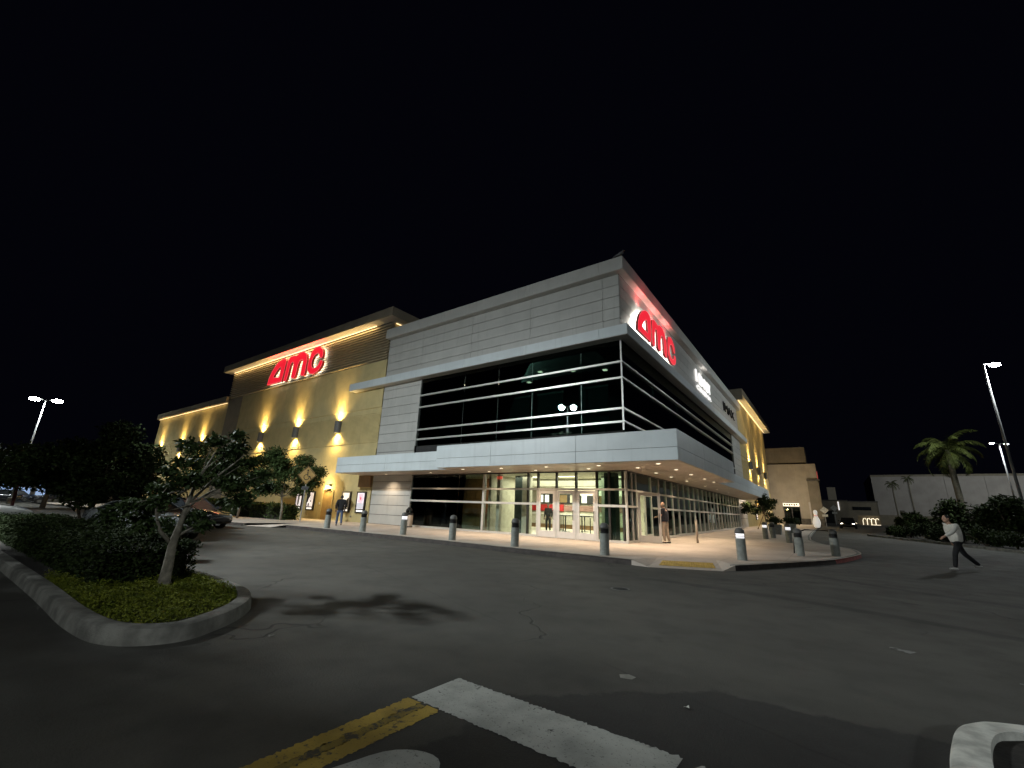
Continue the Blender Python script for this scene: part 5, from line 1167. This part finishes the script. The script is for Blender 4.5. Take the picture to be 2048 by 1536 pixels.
def person(label, loc, rz, s, J, top, legs, shoe, hair_m, skin_m, short_sleeve, bald=False, heavy=1.0, extra=None):
    """J: joints in metres for a 1.75 m figure facing +y"""
    t = thing('person', label, 'person', loc, rz); t.scale = (s,s,s); V = Vector
    pel, che, nek, hed = V(J['pelvis']), V(J['chest']), V(J['neck']), V(J['head'])
    # body: one skin surface, head and hands joined to it
    pts = [(*pel,(.15,.11)),(*pel.lerp(che,.55),(.14,.10)),(*che,(.16,.105)),(*nek.lerp(che,.25),(.075,.07)),(*nek,(.055,.058)),(*(nek.lerp(hed,.5)),.058)]
    edges = [(0,1),(1,2),(2,3),(3,4),(4,5)]
    for sd in 'lr':
        i = len(pts); sh, el, wr = V(J['sh'+sd]), V(J['el'+sd]), V(J['wr'+sd]); pts += [(*sh,.062),(*sh.lerp(el,.5),.05),(*el,.041),(*el.lerp(wr,.4),.04),(*wr,.028)]; edges += [(2,i),(i,i+1),(i+1,i+2),(i+2,i+3),(i+3,i+4)]
        i = len(pts); hp, kn, an = V(J['hip'+sd]), V(J['kn'+sd]), V(J['an'+sd]); pts += [(*hp,.085),(*hp.lerp(kn,.5),.075),(*kn,.055),(*kn.lerp(an,.35),.056),(*an,.038)]; edges += [(0,i),(i,i+1),(i+1,i+2),(i+2,i+3),(i+3,i+4)]
    body = skin('body', pts, edges, skin_m, t, 2)
    ex = MB(); hd = (hed-nek).normalized(); fw = V(J.get('face',(0,1,0))).normalized(); sx = fw.cross(V((0,0,1))).normalized()
    def hp_(a, b, c): return hed + sx*a + fw*b + V((0,0,c))
    ex.ball(hed+V((0,0,.01)), (.076,.095,.115), 16, 12)
    ex.ball(hp_(0,.045,-.055), (.052,.05,.06), 12, 8); ex.ball(hp_(0,.098,-.005), (.013,.02,.024), 8, 6)
    for q in (-1,1): ex.ball(hp_(.078*q,-.005,-.0), (.012,.022,.032), 8, 6); ex.ball(hp_(.03*q,.083,.022), (.016,.012,.012), 8, 6)
    ex.ball(hp_(0,.088,-.052), (.024,.012,.009), 8, 6)
    for sd in 'lr':
        el, wr = V(J['el'+sd]), V(J['wr'+sd]); d = (wr-el).normalized(); sgn = -1 if sd == 'l' else 1
        side = d.cross(V((0,0,1))); side = side.normalized() if side.length > .1 else V((0,1,0)); nn = side.cross(d).normalized()
        ex.tube([wr-d*.01, wr+d*.045, wr+d*.09], [.027,.038,.034], 8)
        for f in range(4):
            o0 = wr + d*.085 + side*(.027-.018*f); c1 = (d - nn*.45).normalized(); c2 = (d - nn*1.3).normalized(); ll = (.036,.041,.039,.031)[f]
            ex.tube([o0, o0+d*ll, o0+d*ll+c1*ll*.75, o0+d*ll+c1*ll*.75+c2*ll*.55], [.0095,.009,.0082,.007], 6)
        o0 = wr + d*.03 + side*.03; dd = (side*.75+d*.75-nn*.35).normalized(); ex.tube([o0, o0+dd*.038, o0+dd*.038+(d*.9-nn*.3)*.032], [.012,.0105,.0085], 6)
    em = ex.mesh('x', skin_m, True); bm = bmesh.new(); bm.from_mesh(body.data); bm.from_mesh(em); bm.to_mesh(body.data); bm.free()
    body.data.polygons.foreach_set('use_smooth', [True]*len(body.data.polygons))
    # clothes
    h = heavy
    pt = [(*(pel+V((0,0,-.03))),(.165*h,.135*h)),(*pel.lerp(che,.4),(.165*h,.14*h)),(*che,(.175*h,.13*h)),(*nek.lerp(che,.35),(.10,.085)),(*nek.lerp(che,.12),.062)]; ed = [(0,1),(1,2),(2,3),(3,4)]
    for sd in 'lr':
        i = len(pt); sh, el, wr = V(J['sh'+sd]), V(J['el'+sd]), V(J['wr'+sd]); pt += [(*sh,.085),(*sh.lerp(el,.5),.075)]; ed += [(2,i),(i,i+1)]
        if short_sleeve: pt.append((*sh.lerp(el,.82),.07)); ed.append((i+1,i+2))
        else: pt += [(*el,.062),(*el.lerp(wr,.5),.055),(*el.lerp(wr,.96),.042)]; ed += [(i+1,i+2),(i+2,i+3),(i+3,i+4)]
    skin('top', pt, ed, top, t, 2, 1)
    pt = [(*(pel+V((0,0,.03))),(.155*h,.125*h)),(*(pel+V((0,0,-.06))),(.16*h,.13*h))]; ed = [(0,1)]
    for sd in 'lr':
        i = len(pt); hp, kn, an = V(J['hip'+sd]), V(J['kn'+sd]), V(J['an'+sd]); pt += [(*hp.lerp(kn,.15),.105*h),(*hp.lerp(kn,.5),.092),(*kn,.073),(*kn.lerp(an,.5),.068),(*an,.058)]; ed += [(1,i),(i,i+1),(i+1,i+2),(i+2,i+3),(i+3,i+4)]
    skin('trousers', pt, ed, legs, t, 2, 1)
    for sd in 'lr':
        an, toe = V(J['an'+sd]), V(J['toe'+sd]); d = (toe-an); d.z = 0; d.normalize(); z = an.z-.075
        up = V((0,0,max(0, toe.z-.02)))
        skin('shoe', [(*(an+V((0,0,-.02))),.045),(*(an-d*.05+V((0,0,-.05))),.04),(*(an+d*.08+V((0,0,-.045))+up*.4),(.042,.036)),(*(an+d*.17+V((0,0,-.055))+up),(.038,.026))], [(0,1),(0,2),(2,3)], shoe, t, 2)
    if not bald:
        hb = MB(); hb.ball(hed+fw*-.018+V((0,0,.032)), (.086,.098,.104), 14, 10); hb.build('hair', hair_m, t, smooth=True)
    else:
        hb = MB(); hb.ball(hed+fw*-.03+V((0,0,-.008)), (.081,.082,.07), 14, 10); hb.build('hair', hair_m, t, smooth=True)
    if extra: extra(t)
    return t
base = dict(pelvis=(0,0,.95), chest=(0,.0,1.30), neck=(0,.015,1.48), head=(0,.04,1.625), shl=(-.19,0,1.42), shr=(.19,0,1.42), ell=(-.24,-.03,1.13), elr=(.24,-.03,1.13), wrl=(-.23,.07,.88), wrr=(.23,.07,.88),
 hipl=(-.095,0,.92), hipr=(.095,0,.92), knl=(-.11,.02,.50), knr=(.11,.02,.50), anl=(-.12,-.02,.085), anr=(.12,-.02,.085), toel=(-.13,.14,.02), toer=(.13,.14,.02))
jd = dict(base); jd.update(ell=(-.25,.06,1.16), wrl=(-.16,.31,1.10), elr=(.25,.05,1.15), wrr=(.16,.30,1.14), knl=(-.13,.04,.50), anl=(-.15,-.03,.085), toel=(-.17,.13,.02), knr=(.10,-.02,.50), anr=(.11,-.10,.085), toer=(.13,.06,.02), head=(0,.06,1.62))
person('balding man in a navy short sleeved shirt and khaki trousers holding the glass door open', (1.12,1.98,.17), R(82), 1.08, jd, M['navy'], M['khaki'], M['shoe_b'], M['hair_g'], M['skin'], True, True, 1.18)
jw = dict(base); jw.update(pelvis=(0,.02,.93), knl=(-.10,.20,.53), anl=(-.11,.22,.085), toel=(-.11,.38,.03), knr=(.10,-.06,.50), anr=(.10,-.34,.15), toer=(.10,-.20,.02), ell=(-.27,-.12,1.16), wrl=(-.25,.02,.92), elr=(.27,-.04,1.16), wrr=(.24,.10,.93), chest=(0,.05,1.29), neck=(0,.08,1.47), head=(0,.11,1.60))
person('man in a black jacket and blue jeans walking away past the posters', (-15.9,-4.3,.15), R(62), 1.01, jw, M['jacket'], M['jeans'], M['shoe_b'], M['hair'], M['skin_dark'], False, False, 1.2)
jr = dict(base); jr.update(pelvis=(0,.0,.90), chest=(0,.07,1.24), neck=(0,.12,1.42), head=(0,.17,1.555), shl=(-.19,.08,1.35), shr=(.19,.08,1.35), ell=(-.30,.30,1.16), wrl=(-.30,.56,1.02), elr=(.29,-.16,1.13), wrr=(.27,-.10,.90), knl=(-.10,.22,.50), anl=(-.10,.30,.09), toel=(-.10,.47,.04), knr=(.10,-.22,.49), anr=(.10,-.58,.17), toer=(.10,-.48,.03))
def bag(t):
    MB().ball((.06,-.17,1.02), (.13,.09,.12), 12, 8).build('handbag', M['black'], t, smooth=True)
person('woman in a cream sweater, black leggings and pale trainers striding across the road', (11.05,1.6,.02), R(120), 1.07, jr, M['cream'], M['black_cloth'], M['shoe_w'], M['hair'], M['skin'], False, False, 1.1, bag)
jp = dict(base)
person('person in dark clothes standing in the lobby behind the leftmost door', (-7.2,5.0,.16), R(190), 1.0, jp, M['jacket'], M['black_cloth'], M['shoe_b'], M['hair'], M['skin_dark'], False)
# gull on the roof corner
gl_ = thing('gull', 'grey gull perched on the roof corner', 'bird', (.25,-.28,14.70), R(20)); gl_.scale = (1.15,1.15,1.15)
skin('body', [(-.16,0,.13,.035),(-.05,0,.18,.075),(.06,0,.22,.085),(.13,0,.30,.05),(.15,0,.37,.045),(.20,0,.365,.02)], [(0,1),(1,2),(2,3),(3,4),(4,5)], M['feather'], gl_, 2, 2)
MB().tube([(-.10,0,.17),(-.24,0,.10),(-.34,0,.02)], [.05,.03,.012], 8).build('tail', M['feather'], gl_); MB().tube([(.19,0,.365),(.26,0,.35)], [.014,.004], 6).build('beak', M['sign_yel'], gl_)
for s in (-1,1): MB().tube([(.04,s*.04,.16),(.03,s*.04,0),(.08,s*.04,.004)], .01, 6).build('leg', M['sign_yel'], gl_)
